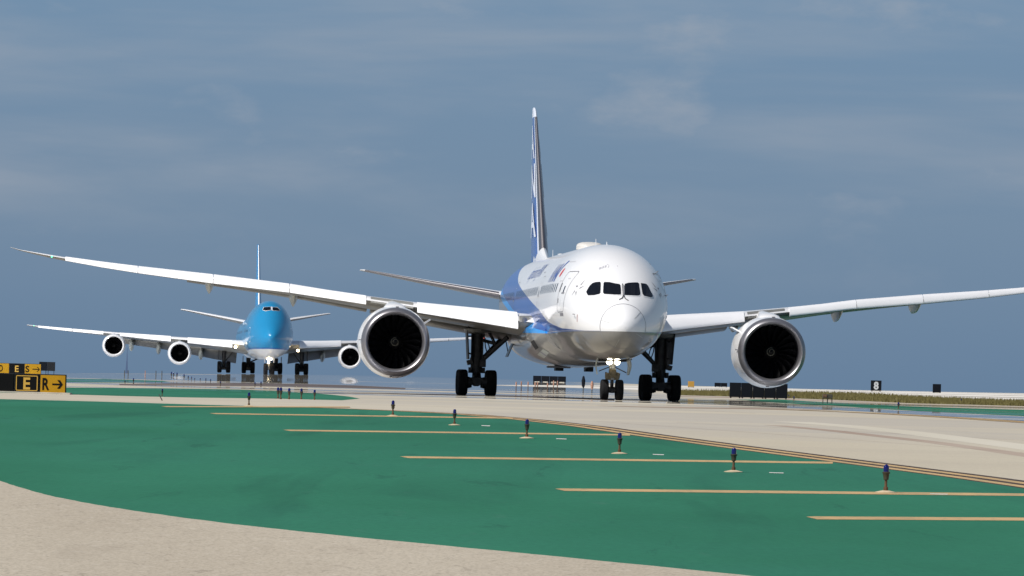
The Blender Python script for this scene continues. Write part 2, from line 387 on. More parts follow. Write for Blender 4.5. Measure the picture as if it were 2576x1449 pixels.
sheet('soil_strip', [(1700, 996), (1900, 1000), (2100, 1007.5), (2300, 1016.5), (2576, 1023.5), (3600, 1059), (3600, 1062), (2576, 1026), (2300, 1018.5), (2100, 1010), (1900, 1003), (1700, 998)], 1, 'soil', 'brown bare strip along the far grass')
sheet('far_taxiway', [(1690, 1003), (1840, 1008), (1950, 1014), (2100, 1022), (2250, 1032), (2400, 1040), (2576, 1048), (3600, 1082), (3600, 1093), (2576, 1059), (2300, 1043), (2000, 1026.5), (1800, 1018), (1690, 1012)], 1, 'slick', 'heat-slicked far taxiway mirroring the sky, right of the main wheels')
sheet('pale_ground', [(1200, 968.5), (1757, 972.5), (2150, 979.5), (2576, 988), (3600, 1018), (3600, 1045), (2576, 1009), (2430, 1003), (2300, 997), (2150, 988), (1900, 985), (1690, 983)], 1, 'pale', 'bright bare ground along the far edge of the field')
sheet('dark_strip', [(300, 965.5), (450, 964), (600, 963.5), (760, 966), (900, 970), (1020, 976), (1020, 979.5), (880, 976), (740, 973), (600, 971.5), (450, 970), (300, 969)], 1, 'dark_ground', 'dark strip on the far field below the blue airliner')  # dark brown-grey band laid over the far pavement
sheet('dark_strip', [(760, 987.6), (900, 988.8), (1060, 990.6), (1200, 993), (1330, 996), (1440, 1000), (1545, 1005.2), (1545, 1008.4), (1440, 1003.6), (1330, 999.2), (1200, 995.8), (1060, 992.8), (900, 990.4), (760, 989)], 1, 'dark_ground', 'thin dark strip painted as the shadow streak under the white airliner')  # airliner's shadow streak put into ground colour as a sheet of its own
# edge marking of the near taxiway: two yellow lines with black borders
ec = [G(*p) for p in EDGE if p[0] >= 800]
dense = []
for a, b in zip(ec[:-1], ec[1:]):
    for k in range(4): dense.append(a.lerp(b, k/4))
dense.append(ec[-1])
ribbon('edge_marking_border', dense, .95, 2, 'paint_black', 'black border under the double yellow taxiway edge lines', .25)
for k, o in enumerate((-.02, .40)):
    ribbon('edge_marking', dense, .22, 3, 'paint_yellow', ('nearer' if k == 0 else 'farther')+' of the two yellow taxiway edge lines', o)
# shoulder bars
BARS = [((405, 1023.5), (880, 1024.5), 3.0), ((527, 1041), (1290, 1052.5), 3.2), ((712, 1083), (1585, 1094.5), 4.2), ((1006, 1150.5), (2095, 1164.5), 5.6), ((1396, 1232.5), (2700, 1246.5), 7.5), ((2028, 1303.5), (2800, 1308), 9.0)]
names = ['farthest', 'second farthest', 'third farthest', 'third nearest', 'second nearest', 'nearest']
for ((x0, y0), (x1, y1), t), nm in zip(BARS, names):
    sheet('shoulder_bar', [(x0, y0-t*.3), (x0+16, y0-t*.42), (x1, y1-t*.42), (x1, y1+t*.42), (x0+10+t*2, y0+t*.42)], 4, 'paint_yellow', nm+' yellow shoulder bar painted on the green island')
for x, y, wd in ((1222, 1071.5, 22), (1412, 1104.5, 26), (1656, 1144, 28), (1953, 1190, 36), (2362, 1243.5, 44)):
    sheet('white_dash', [(x-wd/2, y-1.2), (x+wd/2, y-.2), (x+wd/2, y+1.6), (x-wd/2, y+.4)], 5, 'paint_white', 'small white dash on the green, right of an edge light')
# far taxiway lines
fl = [G(1950, 1030), G(2150, 1037.5), G(2300, 1045), G(2440, 1053), G(2576, 1062), G(2750, 1074)]
ribbon('far_edge_marking', fl, 1.5, 2, 'paint_black', 'black border of the far taxiway edge line')
ribbon('far_edge_marking', fl, .45, 3, 'paint_yellow', 'far yellow taxiway edge line on the right', .3)
ribbon('far_edge_marking', fl, .45, 3, 'paint_yellow', 'second far yellow taxiway edge line on the right', -.4)
ribbon('taxi_line', [G(1600, 1024), G(1750, 1026), G(1900, 1028.5), G(2040, 1030)], 3.0, 2, 'soil', 'worn orange taxi line before the right main gear')
# pavement joints of the near taxiway
jr = random.Random(3)
for (a, b) in (((400, 992), (408, 1008)), ((1240, 1009), (1900, 1040)), ((1330, 1020), (2300, 1052)), ((1500, 1060), (2576, 1139)), ((1700, 1062), (2650, 1112))):
    p, q = G(*a), G(*b); cl = [p.lerp(q, i/12) for i in range(13)]
    ribbon('pavement_joint', cl, .05 if a[0] > 500 else .035, 1, 'soil' if a[0] > 500 else 'paint_black', 'fine joint line across the pale taxiway')
ribbon('tyre_track', [G(*p) for p in ((1950, 1070), (2088, 1083), (2220, 1098), (2352, 1113), (2484, 1131), (2620, 1151), (3000, 1212))], .55, 1, 'soil', 'faint dark tyre track curving over the pale taxiway')
ribbon('worn_band', [G(*p) for p in ((1990, 1061), (2121, 1071), (2253, 1084), (2418, 1104), (2640, 1133), (3000, 1182))], 1.1, 1, 'worn', 'paler worn band curving over the taxiway')
# water beyond the field
wm = principled('bay_water', (.05, .09, .13), .12, spec=.5)
mb = MB(); mb.add([(-9000, 1180, -2.6), (9000, 1180, -2.6), (9000, 20000, -2.6), (-9000, 20000, -2.6)], [(0, 1, 2, 3)], 0, False)
tag(mb.build('bay_water', wm), kind='structure', label='calm bay beyond the airfield')
mb = MB(); mb.add([(-9000, -3000, -3.2), (9000, -3000, -3.2), (9000, 1300, -3.2), (-9000, 1300, -3.2)], [(0, 1, 2, 3)], 0, False)
tag(mb.build('distant_ground', GM['concrete']), kind='structure')

# ------------------------------------------------------------------ airliner builders
def interp(tab, s):
    """monotone-ish cubic (Catmull-Rom on sqrt(s) parameter) over rows (s, v...)"""
    key = lambda q: sqrt(max(q, 0.))
    if s <= tab[0][0]: return tab[0][1:]
    if s >= tab[-1][0]: return tab[-1][1:]
    for i in range(len(tab)-1):
        if tab[i][0] <= s <= tab[i+1][0]: break
    def tan_(k, j):
        if k == 0: return (tab[1][j]-tab[0][j])/(key(tab[1][0])-key(tab[0][0]))
        if k == len(tab)-1: return 0
        d0 = (tab[k][j]-tab[k-1][j])/(key(tab[k][0])-key(tab[k-1][0])); d1 = (tab[k+1][j]-tab[k][j])/(key(tab[k+1][0])-key(tab[k][0]))
        if d0*d1 <= 0: return 0
        return 2*d0*d1/(d0+d1)
    a, b = tab[i], tab[i+1]; h = key(b[0])-key(a[0]); t = (key(s)-key(a[0]))/h
    out = []
    for j in range(1, len(a)):
        m0, m1 = tan_(i, j), tan_(i+1, j)
        out.append((2*t**3-3*t**2+1)*a[j]+(t**3-2*t**2+t)*h*m0+(-2*t**3+3*t**2)*b[j]+(t**3-t**2)*h*m1)
    return tuple(out)
def fus_ring(tab, s, n=72, sq=1.0):
    top, bot, hw, zc = interp(tab, s); out = []
    for i in range(n):
        t = 2*pi*i/n; cx, sx = cos(t), sin(t)
        out.append((hw*sx, s, zc+(top-zc)*cx if cx > 0 else zc+(zc-bot)*cx))
    return out
def airfoil(n=11, te=.004):
    xs_ = [.5*(1-cos(pi*i/(n-1))) for i in range(n)]
    yt = lambda x: 5*(.2969*sqrt(x)-.126*x-.3516*x*x+.2843*x**3-.1015*x**4)
    up = [(x, yt(x)*1.05+.02*sin(pi*x)*.0+te) for x in xs_]; lo = [(x, -yt(x)*.95-te) for x in xs_]
    return up[::-1]+lo[1:]            # from TE over the top to LE, back below (t/c multiplies z)
AF = airfoil()
def wing_sec(lat, les, tes, zle, drop, tc, af=AF):
    """section in the plane lat=const; drop = how much lower the trailing edge is"""
    c = tes-les; out = []
    for x, zt in af: out.append((lat, les+x*c, zle+zt*tc*c-drop*x))
    return out
def tabrow(tab, lat):
    for a, b in zip(tab[:-1], tab[1:]):
        if a[0] <= lat <= b[0]:
            t = (lat-a[0])/(b[0]-a[0]); return [a[i]+(b[i]-a[i])*t for i in range(len(a))]
    return list(tab[-1]) if lat > tab[-1][0] else list(tab[0])
def stations(l0, l1, step=1.6):
    k = max(2, int((l1-l0)/step)+1); return [l0+(l1-l0)*i/(k-1) for i in range(k)]
NOSE_SEC = [p for p in airfoil(33) if p[0] < .17 and (p[1] > 0 or p[0] < .045)]
SLAT_SEC = [(1.7, .98), (1.1, .86), (.55, .60), (.12, .26), (-.26, -.12), (-.55, -.46), (-.70, -.72), (-.70, -.90), (-.52, -1.0), (-.25, -.97), (.05, -.80), (.30, -.40), (.80, .25), (1.5, .80)]
def slat_piece(tab, l0, l1, sg, H=None, fwd=0.0, up=0.0, hk=1.0):
    rs = []
    for lat in stations(l0, l1):
        _, les, tes, zle, drop, tc = tabrow(tab, lat); h = lerp(H, lat)*hk
        rs.append([(sg*lat, les+x*h-fwd, zle+z*h+up) for x, z in SLAT_SEC])
    return rs
def flap_piece(tab, l0, l1, sg, x0=.80, x1=1.05, ang=16, dn=.0):
    rs = []
    for lat in stations(l0, l1, 2.5):
        _, les, tes, zle, drop, tc = tabrow(tab, lat); c = tes-les; fc = (x1-x0)*c; a = R(ang)
        z0 = zle-drop*x0-.012*c-dn; out = []
        for x, zt in AF:
            X, Z = x*fc, zt*.13*fc; out.append((sg*lat, les+x0*c+X*cos(a)+Z*sin(a), z0-X*sin(a)+Z*cos(a)))
        rs.append(out)
    return rs
def wheel_mesh(name, Rr, wd, hub=.55):
    h = wd/2; p = [(-h*.62, hub*Rr), (-h*.80, hub*Rr*1.03), (-h, Rr*.74), (-h*.97, Rr*.86), (-h*.82, Rr*.955), (-h*.58, Rr*.993), (-h*.30, Rr), (-h*.28, Rr*.985), (-h*.22, Rr*.985), (-h*.20, Rr), (h*.20, Rr), (h*.22, Rr*.985), (h*.28, Rr*.985), (h*.30, Rr), (h*.58, Rr*.993), (h*.82, Rr*.955), (h*.97, Rr*.86), (h, Rr*.74), (h*.80, hub*Rr*1.03), (h*.62, hub*Rr)]
    mb = MB().lathe(p, 'X', 36, mi=0)
    mb.lathe([(-h*.62, hub*Rr), (-h*.35, hub*Rr*.85), (-h*.35, .3*Rr), (-h*.75, .24*Rr), (-h*.8, .02*Rr), (h*.8, .02*Rr), (h*.75, .24*Rr), (h*.35, .3*Rr), (h*.35, hub*Rr*.85), (h*.62, hub*Rr)], 'X', 24, mi=1)
    return mb.mesh(name, [M['tyre'], M['hub']])
def engine(root, cx, s0, cz, k, cowl_mat, n_blades=20, parts=True, lipmat=None, toe=0.0):
    """turbofan whose inlet plane is at station s0; k scales a nacelle of outer radius 1.86 m"""
    lipmat = lipmat or M['lip']
    T = Matrix.Translation((cx, s0, cz)) @ Matrix.Rotation(toe, 4, 'Z') @ Matrix.Scale(k, 4)
    mb = MB()
    mb.lathe([(.50, 1.755), (.9, 1.80), (1.6, 1.85), (2.4, 1.865), (3.2, 1.82), (4.0, 1.70), (4.8, 1.50), (5.3, 1.36), (5.28, 1.30), (4.6, 1.32), (3.9, 1.36)], n=72, mi=0)
    mb.lathe([(1.35, 1.40), (2.0, 1.40), (3.9, 1.36)], n=48, mi=1)
    mb.lathe([(3.8, .95), (4.6, .98), (5.6, .80), (6.6, .52), (6.6, .46), (5.9, .42)], n=40, mi=2)
    mb.lathe([(5.9, .42), (6.9, .26), (7.5, .03), (7.52, 0.001)], n=32, mi=2)
    e = mb.build('engine', [cowl_mat, M['duct'], M['steel']], root, T)
    lp = MB().lathe([(.50, 1.757), (.30, 1.725), (.14, 1.675), (.04, 1.605), (0, 1.535), (.035, 1.475), (.13, 1.425), (.30, 1.395), (.42, 1.386)], n=96, mi=0)
    lp.build('inlet_lip', [lipmat, M['duct']], e)
    MB().lathe([(.42, 1.386), (.9, 1.385), (1.35, 1.40)], n=72, mi=0).build('inlet_duct', [M['duct']], e)
    if n_blades:
        bl = MB(); sec = []
        for i in range(7):
            t = i/6; r = .30+t*1.085; tw = R(22+38*t); ch = .36+.18*sin(pi*min(1, t*.85)); sw = .10*t*t
            a = (ch/2*sin(tw), ch/2*cos(tw)); th = .022*(1-.6*t)
            ctr = (sw*.6, 1.22+.02*sin(3*t))
            sec.append([(ctr[0]-a[0], ctr[1]-a[1], r), (ctr[0]+th, ctr[1]-th*.3, r), (ctr[0]+a[0], ctr[1]+a[1], r), (ctr[0]-th, ctr[1]+th*.3, r)])
        bl.rings(sec, 0, True, True)
        bm_ = bl.mesh('fan_blade', [M['blade']])
        for i in range(n_blades):
            link('fan_blade', bm_, e, Matrix.Rotation(2*pi*i/n_blades, 4, 'Y'))
    MB().lathe([(.62, .002), (.64, .05), (.74, .14), (.95, .27), (1.12, .34), (1.5, .36)], n=32).build('spinner', [M['spinner']], e)
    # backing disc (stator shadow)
    MB().lathe([(1.62, .3), (1.62, 1.40)], n=48).build('stator_shade_disc', [M['spinner']], e)
    if parts:
        mb = MB(); rs = []
        for i in range(26):
            t = i/25; a = t*2*pi*1.35+1.2; r = .205-.12*t**1.6; ax = .62+.12*(r/.14)**2*.55
            if r > .14: ax = .74+(r-.14)/.13*.21
            rs.append([(r*cos(a), ax-.012, r*sin(a)), ((r+.020)*cos(a), ax+.0, (r+.020)*sin(a))])
        vs = [p for r_ in rs for p in r_]; fs = [(2*i, 2*i+1, 2*i+3, 2*i+2) for i in range(25)]
        mb.add(vs, fs, 0, True).build('spiral_mark', [M['spiral']], e)
    return e

def new_text_mesh(body, size=1.0, shear=0.0, extr=0.0, align='LEFT', bold=0.0, spacing=1.0):
    cu = bpy.data.curves.new('txt', 'FONT'); cu.body = body; cu.size = size; cu.shear = shear; cu.extrude = extr; cu.align_x = align; cu.offset = bold; cu.space_character = spacing
    o = bpy.data.objects.new('txt', cu); C.objects.link(o)
    dg = bpy.context.evaluated_depsgraph_get(); me = bpy.data.meshes.new_from_object(o.evaluated_get(dg)); bpy.data.objects.remove(o); bpy.data.curves.remove(cu)
    return me
def refine(bm, Lmax):
    for _ in range(7):
        bmesh.ops.triangulate(bm, faces=bm.faces[:])
        es = [e for e in bm.edges if e.calc_length() > Lmax]
        if not es: break
        bmesh.ops.subdivide_edges(bm, edges=es, cuts=1)
    bmesh.ops.triangulate(bm, faces=bm.faces[:])
class Skin:
    """a body surface to lay paint, glass and lettering on"""
    def __init__(s, obj, root):
        me = obj.data; s.t = BVHTree.FromPolygons([v.co.copy() for v in me.vertices], [tuple(p.vertices) for p in me.polygons]); s.root = root
        s.inv = root.matrix_basis.inverted(); s.nn = None
    def px(s, x, y):
        o = s.inv @ Vector((0, 0, EYE)); d = (s.inv.to_3x3() @ ray(x, y)).normalized()
        h = s.t.ray_cast(o, d); return (h[0], h[1]) if h[0] is not None else (None, None)
    def side(s, st, z, sg):
        h = s.t.ray_cast(Vector((sg*12, st, z)), Vector((-sg, 0, 0))); return (h[0], h[1]) if h[0] is not None else (None, None)
    def lay(s, name, bm, fn, mat, parent, off=.012, L=.25):
        refine(bm, L)
        bad = []
        for v in bm.verts:
            p, nrm = fn(v.co.x, v.co.y)
            if p is None: bad.append(v); continue
            if nrm.dot(Vector((p.x, p.y*.0, p.z-4.8))) < 0: nrm = -nrm
            v.co = p+nrm*off
        if bad: bmesh.ops.delete(bm, geom=bad, context='VERTS')
        me = bpy.data.meshes.new(name); bm.to_mesh(me); bm.free(); me.materials.append(mat)
        for p in me.polygons: p.use_smooth = True
        return link(name, me, parent)
    def poly_px(s, name, pts, mat, parent, off=.012, L=4.0):
        bm = bmesh.new(); bm.faces.new([bm.verts.new((x, y, 0)) for x, y in pts]); return s.lay(name, bm, s.px, mat, parent, off, L)
    def poly_sz(s, name, pts, sg, mat, parent, off=.012, L=.25):
        bm = bmesh.new(); bm.faces.new([bm.verts.new((x, y, 0)) for x, y in pts]); return s.lay(name, bm, lambda a, b: s.side(a, b, sg), mat, parent, off, L)
    def line_sz(s, name, pts, wd, sg, mat, parent, off=.010, closed=False):
        q = pts+[pts[0]] if closed else pts; bm = bmesh.new()
        for (x0, y0), (x1, y1) in zip(q[:-1], q[1:]):
            d = Vector((x1-x0, y1-y0)); n_ = Vector((-d.y, d.x)).normalized()*wd/2; e = d.normalized()*wd/2
            vv = [(x0-e.x+n_.x, y0-e.y+n_.y), (x1+e.x+n_.x, y1+e.y+n_.y), (x1+e.x-n_.x, y1+e.y-n_.y), (x0-e.x-n_.x, y0-e.y-n_.y)]
            bm.faces.new([bm.verts.new((a, b, 0)) for a, b in vv])
        return s.lay(name, bm, lambda a, b: s.side(a, b, sg), mat, parent, off, .2)
    def text_sz(s, name, me, s0, z0, sg, mat, parent, slope=0.0, off=.012):
        bm = bmesh.new(); bm.from_mesh(me)
        for v in bm.verts:
            u, h = v.co.x, v.co.y; v.co = Vector((s0-u if sg < 0 else s0+u, z0+h+u*slope, 0))
        return s.lay(name, bm, lambda a, b: s.side(a, b, sg), mat, parent, off, .3)

def livery(name, white, grey, dark, light, U, Mx, Lw, zb, gl=.36, coat=.6):
    """flat paint zones in the body's own coordinates: lines z = a + b*s; above U white, U..M dark blue, M..L light blue, below grey"""
    m = principled(name, white, gl, coat=coat, spec=.22); t = m.node_tree; b = t.nodes['Principled BSDF']; N = t.nodes.new; Lk = t.links.new
    tc = N('ShaderNodeTexCoord'); sp = N('ShaderNodeSeparateXYZ'); Lk(tc.outputs['Object'], sp.inputs[0])
    def line(pts):        # z of a boundary as function of s (float curve through a color ramp would be 0..1): piecewise by nested map ranges
        out = None
        for (s0, z0), (s1, z1) in zip(pts[:-1], pts[1:]):
            r = N('ShaderNodeMapRange'); r.inputs[1].default_value = s0; r.inputs[2].default_value = s1; r.inputs[3].default_value = 0; r.inputs[4].default_value = z1-z0; Lk(sp.outputs[1], r.inputs[0])
            if out is None: k = N('ShaderNodeMath'); k.operation = 'ADD'; Lk(r.outputs[0], k.inputs[0]); k.inputs[1].default_value = pts[0][1]; out = k.outputs[0]
            else: k = N('ShaderNodeMath'); k.operation = 'ADD'; Lk(r.outputs[0], k.inputs[0]); Lk(out, k.inputs[1]); out = k.outputs[0]
        return out
    def below(pts):
        k = N('ShaderNodeMath'); k.operation = 'LESS_THAN'; Lk(sp.outputs[2], k.inputs[0]); Lk(line(pts), k.inputs[1]); return k.outputs[0]
    def mix(f, a, c):
        x = N('ShaderNodeMix'); x.data_type = 'RGBA'; Lk(f, x.inputs[0])
        if isinstance(a, tuple): x.inputs[6].default_value = (*a, 1)
        else: Lk(a, x.inputs[6])
        x.inputs[7].default_value = (*c, 1); return x.outputs[2]
    c = mix(below(U), white, dark); c = mix(below(Mx), c, light); c = mix(below(Lw), c, grey)
    Lk(c, b.inputs['Base Color'])
    n = N('ShaderNodeTexNoise'); n.inputs['Scale'].default_value = .8; n.inputs['Detail'].default_value = 2; Lk(tc.outputs['Object'], n.inputs['Vector'])
    bp = N('ShaderNodeBump'); bp.inputs['Strength'].default_value = .04; bp.inputs['Distance'].default_value = .02; Lk(n.outputs['Fac'], bp.inputs['Height']); Lk(bp.outputs[0], b.inputs['Coat Normal'])
    return m

# ================================================================== the white twin-engined airliner
YAW = R(4.131)
A = empty('airliner', (5.402, 250.784, 0), YAW); A.matrix_basis = Matrix.Translation((5.402, 250.784, 0)) @ Matrix.Rotation(YAW, 4, 'Z')
tag(A, 'white twin-engined airliner with blue tail, taxiing nose-on with landing lights lit', 'airliner')
FT = [  # s, top, bottom, half width, z of max width
 (0, 3.50, 3.50, 0.0, 3.50), (.05, 3.755, 3.255, .26, 3.502), (.2, 4.00, 3.00, .51, 3.505), (.5, 4.29, 2.72, .80, 3.51), (1.0, 4.62, 2.46, 1.10, 3.53), (1.6, 4.98, 2.26, 1.42, 3.60),
 (2.4, 5.47, 2.11, 1.78, 3.75), (3.2, 5.95, 2.02, 2.07, 3.94), (4.2, 6.48, 1.96, 2.33, 4.18), (5.5, 6.98, 1.91, 2.56, 4.42), (7.5, 7.43, 1.88, 2.76, 4.66), (10, 7.66, 1.865, 2.86, 4.77), (13, 7.72, 1.86, 2.885, 4.79),
 (42, 7.72, 1.86, 2.885, 4.79), (45, 7.71, 2.10, 2.84, 4.9), (48, 7.68, 2.62, 2.66, 5.15), (51, 7.60, 3.30, 2.34, 5.45), (54, 7.45, 4.05, 1.90, 5.75), (57, 7.22, 4.78, 1.38, 6.0), (60, 6.92, 5.45, .85, 6.2), (62, 6.66, 5.85, .45, 6.26), (62.8, 6.5, 6.05, .24, 6.28)]
body_mat = livery('body_livery', (.77, .77, .775), (.22, .215, .20), (.034, .105, .37), (.02, .30, .78),
    U=[(0, 3.29), (1.6, 3.29), (4, 3.36), (7, 3.45), (12, 3.80), (16, 4.45), (24, 5.2), (35, 6.15), (45, 7.3), (50, 9)],
    Mx=[(0, 3.29), (14, 3.26), (17.5, 3.55), (21, 3.92), (27, 3.96), (31.3, 4.41), (38.4, 5.14), (63, 7.6)],
    Lw=[(0, 3.29), (14, 3.24), (20, 3.30), (27, 3.36), (29.3, 3.48), (32, 4.05), (38.6, 4.82), (63, 7.2)], zb=3.3)
ss = [0, .008, .02, .05, .09, .14, .2, .28, .38, .5, .65, .8, 1.0, 1.2, 1.45, 1.7, 2.0, 2.4, 2.8, 3.2, 3.7, 4.2, 4.8, 5.5, 6.3, 7.1, 8, 9, 10, 11.5, 13]+[13+29*i/14 for i in range(1, 15)]+[43.5, 45, 46.5, 48, 49.5, 51, 52.5, 54, 55.5, 57, 58.5, 60, 61, 62, 62.5, 62.8]
mb = MB(); mb.rings([fus_ring(FT, s, 96) for s in ss], 0, True, True)
FUS = mb.build('fuselage', [body_mat], A)
skin = Skin(FUS, A)

# ---- nose glass, marks, doors
c7 = lambda x, y: ((2100+x*.23292)/1.5652, (980+y*.23290)/1.5652)
c1 = lambda x, y: ((1900+x*.51754)/1.5652, (900+y*.51754)/1.5652)
WINS = [[(897, 728), (925, 675), (960, 620), (1005, 580), (1060, 564), (1128, 561), (1143, 578), (1141, 660), (1138, 742), (1120, 766), (1030, 785), (932, 790), (912, 768)],
        [(1202, 562), (1290, 566), (1380, 586), (1458, 600), (1474, 622), (1482, 700), (1482, 776), (1400, 778), (1300, 772), (1198, 765), (1180, 740), (1184, 640), (1190, 582)],
        [(1548, 594), (1600, 578), (1690, 571), (1765, 571), (1784, 592), (1796, 680), (1806, 755), (1800, 782), (1768, 793), (1660, 790), (1550, 785), (1534, 762), (1531, 640)],
        [(1814, 582), (1870, 588), (1908, 596), (1940, 632), (1975, 710), (2014, 782), (2010, 815), (1985, 820), (1920, 806), (1866, 793), (1842, 762), (1824, 660)]]
def grow(P, d):
    cx = sum(p[0] for p in P)/len(P); cy = sum(p[1] for p in P)/len(P); out = []
    for x, y in P:
        l = sqrt((x-cx)**2+(y-cy)**2); out.append((x+(x-cx)/l*d, y+(y-cy)/l*d))
    return out
for P in WINS:
    skin.poly_px('cockpit_window_frame', [c7(*p) for p in grow(P, 16)], M['white'], A, .010, 3)
    skin.poly_px('cockpit_window', [c7(*p) for p in P], M['glass'], A, .020, 3)
# radome joint
rg = MB(); r0 = [Vector(p) for p in fus_ring(FT, .97, 120)]; r1_ = [Vector(p) for p in fus_ring(FT, 1.005, 120)]
def push(r): return [Vector((p.x, p.y, p.z))+Vector((p.x, -1.0, p.z-3.5)).normalized()*.006 for p in r]
rg.rings([push(r0), push(r1_)], 0, True, False); rg.build('radome_joint', [M['line_grey']], A)
# lightning strips on the radome
for a0 in (48, 118, 200, 285, 330):
    pts = [fus_ring(FT, s, 360)[a0] for s in (.32, .45, .6, .8, .95)]
    MB().pipe([Vector(p)*1.0+Vector((p[0]*.005, -.006, (p[2]-3.5)*.005)) for p in pts], .007, 5).build('diverter_strip', [M['fairing_grey']], A)
# wipers
def onpx(x, y, off): p, n_ = skin.px(*c7(x, y)); return p+(n_ if n_.y < 0 else -n_)*off
MB().pipe([onpx(1508, 604, .05), onpx(1512, 700, .055), onpx(1518, 800, .05)], .022, 6).build('wiper', [M['black']], A)
MB().pipe([onpx(1528, 640, .05), onpx(1530, 740, .055), onpx(1526, 800, .05)], .020, 6).build('wiper', [M['line_soft']], A)
MB().pipe([onpx(1518, 800, .05), onpx(1500, 838, .03), onpx(1452, 862, .02)], .020, 6).build('wiper_arm', [M['black']], A)
MB().pipe([onpx(1526, 800, .05), onpx(1550, 845, .03), onpx(1604, 878, .02)], .020, 6).build('wiper_arm', [M['black']], A)
def door(root, sk, s0, s1, z0, z1, sg, glass=True, wd=.035):
    r = .16; P = [(s0+r, z0), (s1-r, z0), (s1-.05, z0+.05), (s1, z0+r), (s1, z1-r), (s1-.05, z1-.05), (s1-r, z1), (s0+r, z1), (s0+.05, z1-.05), (s0, z1-r), (s0, z0+r), (s0+.05, z0+.05)]
    d = sk.line_sz('door', P, wd, sg, M['line_grey'], root, .010, True)
    if glass: sk.poly_sz('door_window', [(s0+.48, z1-1.02), (s0+.66, z1-1.02), (s0+.66, z1-.72), (s0+.48, z1-.72)], sg, M['window_dark'], d, .012)
    sk.line_sz('door_handle', [(s0+.35, z0+.92), (s0+.80, z0+.92)], .07, sg, M['line_grey'], d, .014)
    sk.line_sz('hinge_mark', [(s1-.16, z1-.62), (s1-.16, z1-.95)], .10, sg, M['black'], d, .014)
    sk.line_sz('hinge_mark', [(s1-.16, z0+.62), (s1-.16, z0+.50)], .10, sg, M['line_grey'], d, .014)
    sk.line_sz('placard', [(s0+.4, z1-.35), (s0+.75, z1-.35)], .03, sg, M['line_soft'], d, .014)
    return d
for sg in (-1, 1):
    d = door(A, skin, 5.25, 6.75, 4.22, 6.20, sg)
    skin.poly_sz('sill_plate', [(5.3, 4.02), (6.1, 4.02), (6.1, 4.17), (5.3, 4.17)], sg, M['line_grey'], d, .012)
    for a in (16.1, 33.3, 47.6): door(A, skin, a, a+1.15, 4.22, 6.15, sg, wd=.028)
    # five-triangle ring emblem
    cs, cz = 4.05, 5.34
    for k in range(5):
        a = pi/2+k*2*pi/5; e = lambda r, t: (cs+r*cos(t)*.95, cz+r*sin(t))
        skin.poly_sz('emblem_triangle', [e(.46, a), e(.20, a+.52), e(.155, a+.02)], sg, M['line_grey'], FUS, .011, .2)
    skin.line_sz('hatch_line', [(7.3, 6.72), (8.5, 6.72)], .03, sg, M['line_soft'], FUS)
    skin.line_sz('hatch_line', [(6.9, 5.75), (7.5, 5.75)], .03, sg, M['line_soft'], FUS)
    skin.line_sz('static_port', [(3.05, 4.05), (3.05, 3.75)], .05, sg, M['ana'] if sg > 0 else M['beacon_red'], FUS)
    skin.line_sz('belly_seam', [(.98, 3.30), (4, 3.31), (9, 3.32), (16, 3.3)], .02, sg, M['line_soft'], FUS)
# crew hatch marks above the windshield
for x0_, x1_, yy in ((1105, 1150, 330), (1165, 1190, 312), (1205, 1232, 300)):
    skin.poly_px('hatch_mark', [c7(x0_, yy+24), c7(x1_, yy+10), c7(x1_+6, yy-26), c7(x0_+4, yy-12)], M['line_soft'], A, .011, 4)
for a_, b_ in (((1245, 262), (1272, 275)), ((1272, 275), (1276, 305)), ((1268, 305), (1262, 322)), ((1415, 280), (1428, 300))):
    MB().pipe([onpx(*a_, .010), onpx(*b_, .010)], .012, 5).build('hatch_mark', [M['line_soft']], A)
# cabin windows
cs_ = {}
wmesh = None
for sg in (-1, 1):
    s_ = 7.75; i = 0
    while s_ < 54:
        if not any(a-.35 < s_ < a+1.5 for a in (16.1, 33.3, 47.6)):
            z = 5.43; h, wv = .235, .135
            P = [(s_+wv*cos(t)*1.0*(abs(cos(t))**-.35 if abs(cos(t)) > .1 else 1)*.9, z+h*sin(t)) for t in [2*pi*k/10 for k in range(10)]]
            if 13 < s_ < 41:
                if sg not in cs_: cs_[sg] = (skin.poly_sz('cabin_window', [(a-s_, b) if False else (a, b) for a, b in P], sg, M['window_dark'], FUS, .010), s_)
                else: o_, b0 = cs_[sg]; link('cabin_window', o_.data, FUS, Matrix.Translation((0, s_-b0, 0)))
            else: skin.poly_sz('cabin_window', P, sg, M['window_dark'], FUS, .010)
        s_ += .61
# lettering on both sides
for sg in (-1, 1):
    s_a, s_b = 12.55, 9.35
    for k, ch in enumerate('ANA'):
        me = new_text_mesh(ch, 1.22, .30, bold=.03)
        st = (12.5-k*1.02) if sg < 0 else (9.3+k*1.02)
        skin.text_sz('letter', me, st, 5.80, sg, M['ana_grey'] if k < 2 else M['ana'], FUS)
    st = 9.75 if sg < 0 else 12.1
    d_ = -1 if sg < 0 else 1
    skin.poly_sz('letter_stroke', [(st, 5.76), (st+d_*.30, 5.76), (st+d_*.98, 6.78), (st+d_*.68, 6.78)], sg, M['ana'], FUS, .013)
    me = new_text_mesh('Inspiration of JAPAN', .98, .0, bold=.008)
    skin.text_sz('lettering', me, 29.0 if sg < 0 else 19.5, 6.22, sg, M['ana_grey'], FUS)
    skin.poly_sz('red_disc', [(8.25+.20*cos(t)-(.10*sin(t) if sg < 0 else -.10*sin(t))*0, 6.18+.22*sin(t)) for t in [2*pi*k/16 for k in range(16)]], sg, M['red'], FUS, .013)
    skin.poly_sz('small_mark', [(18.2, 6.36), (18.7, 6.36), (18.7, 6.42), (18.2, 6.42)], sg, M['line_grey'], FUS)
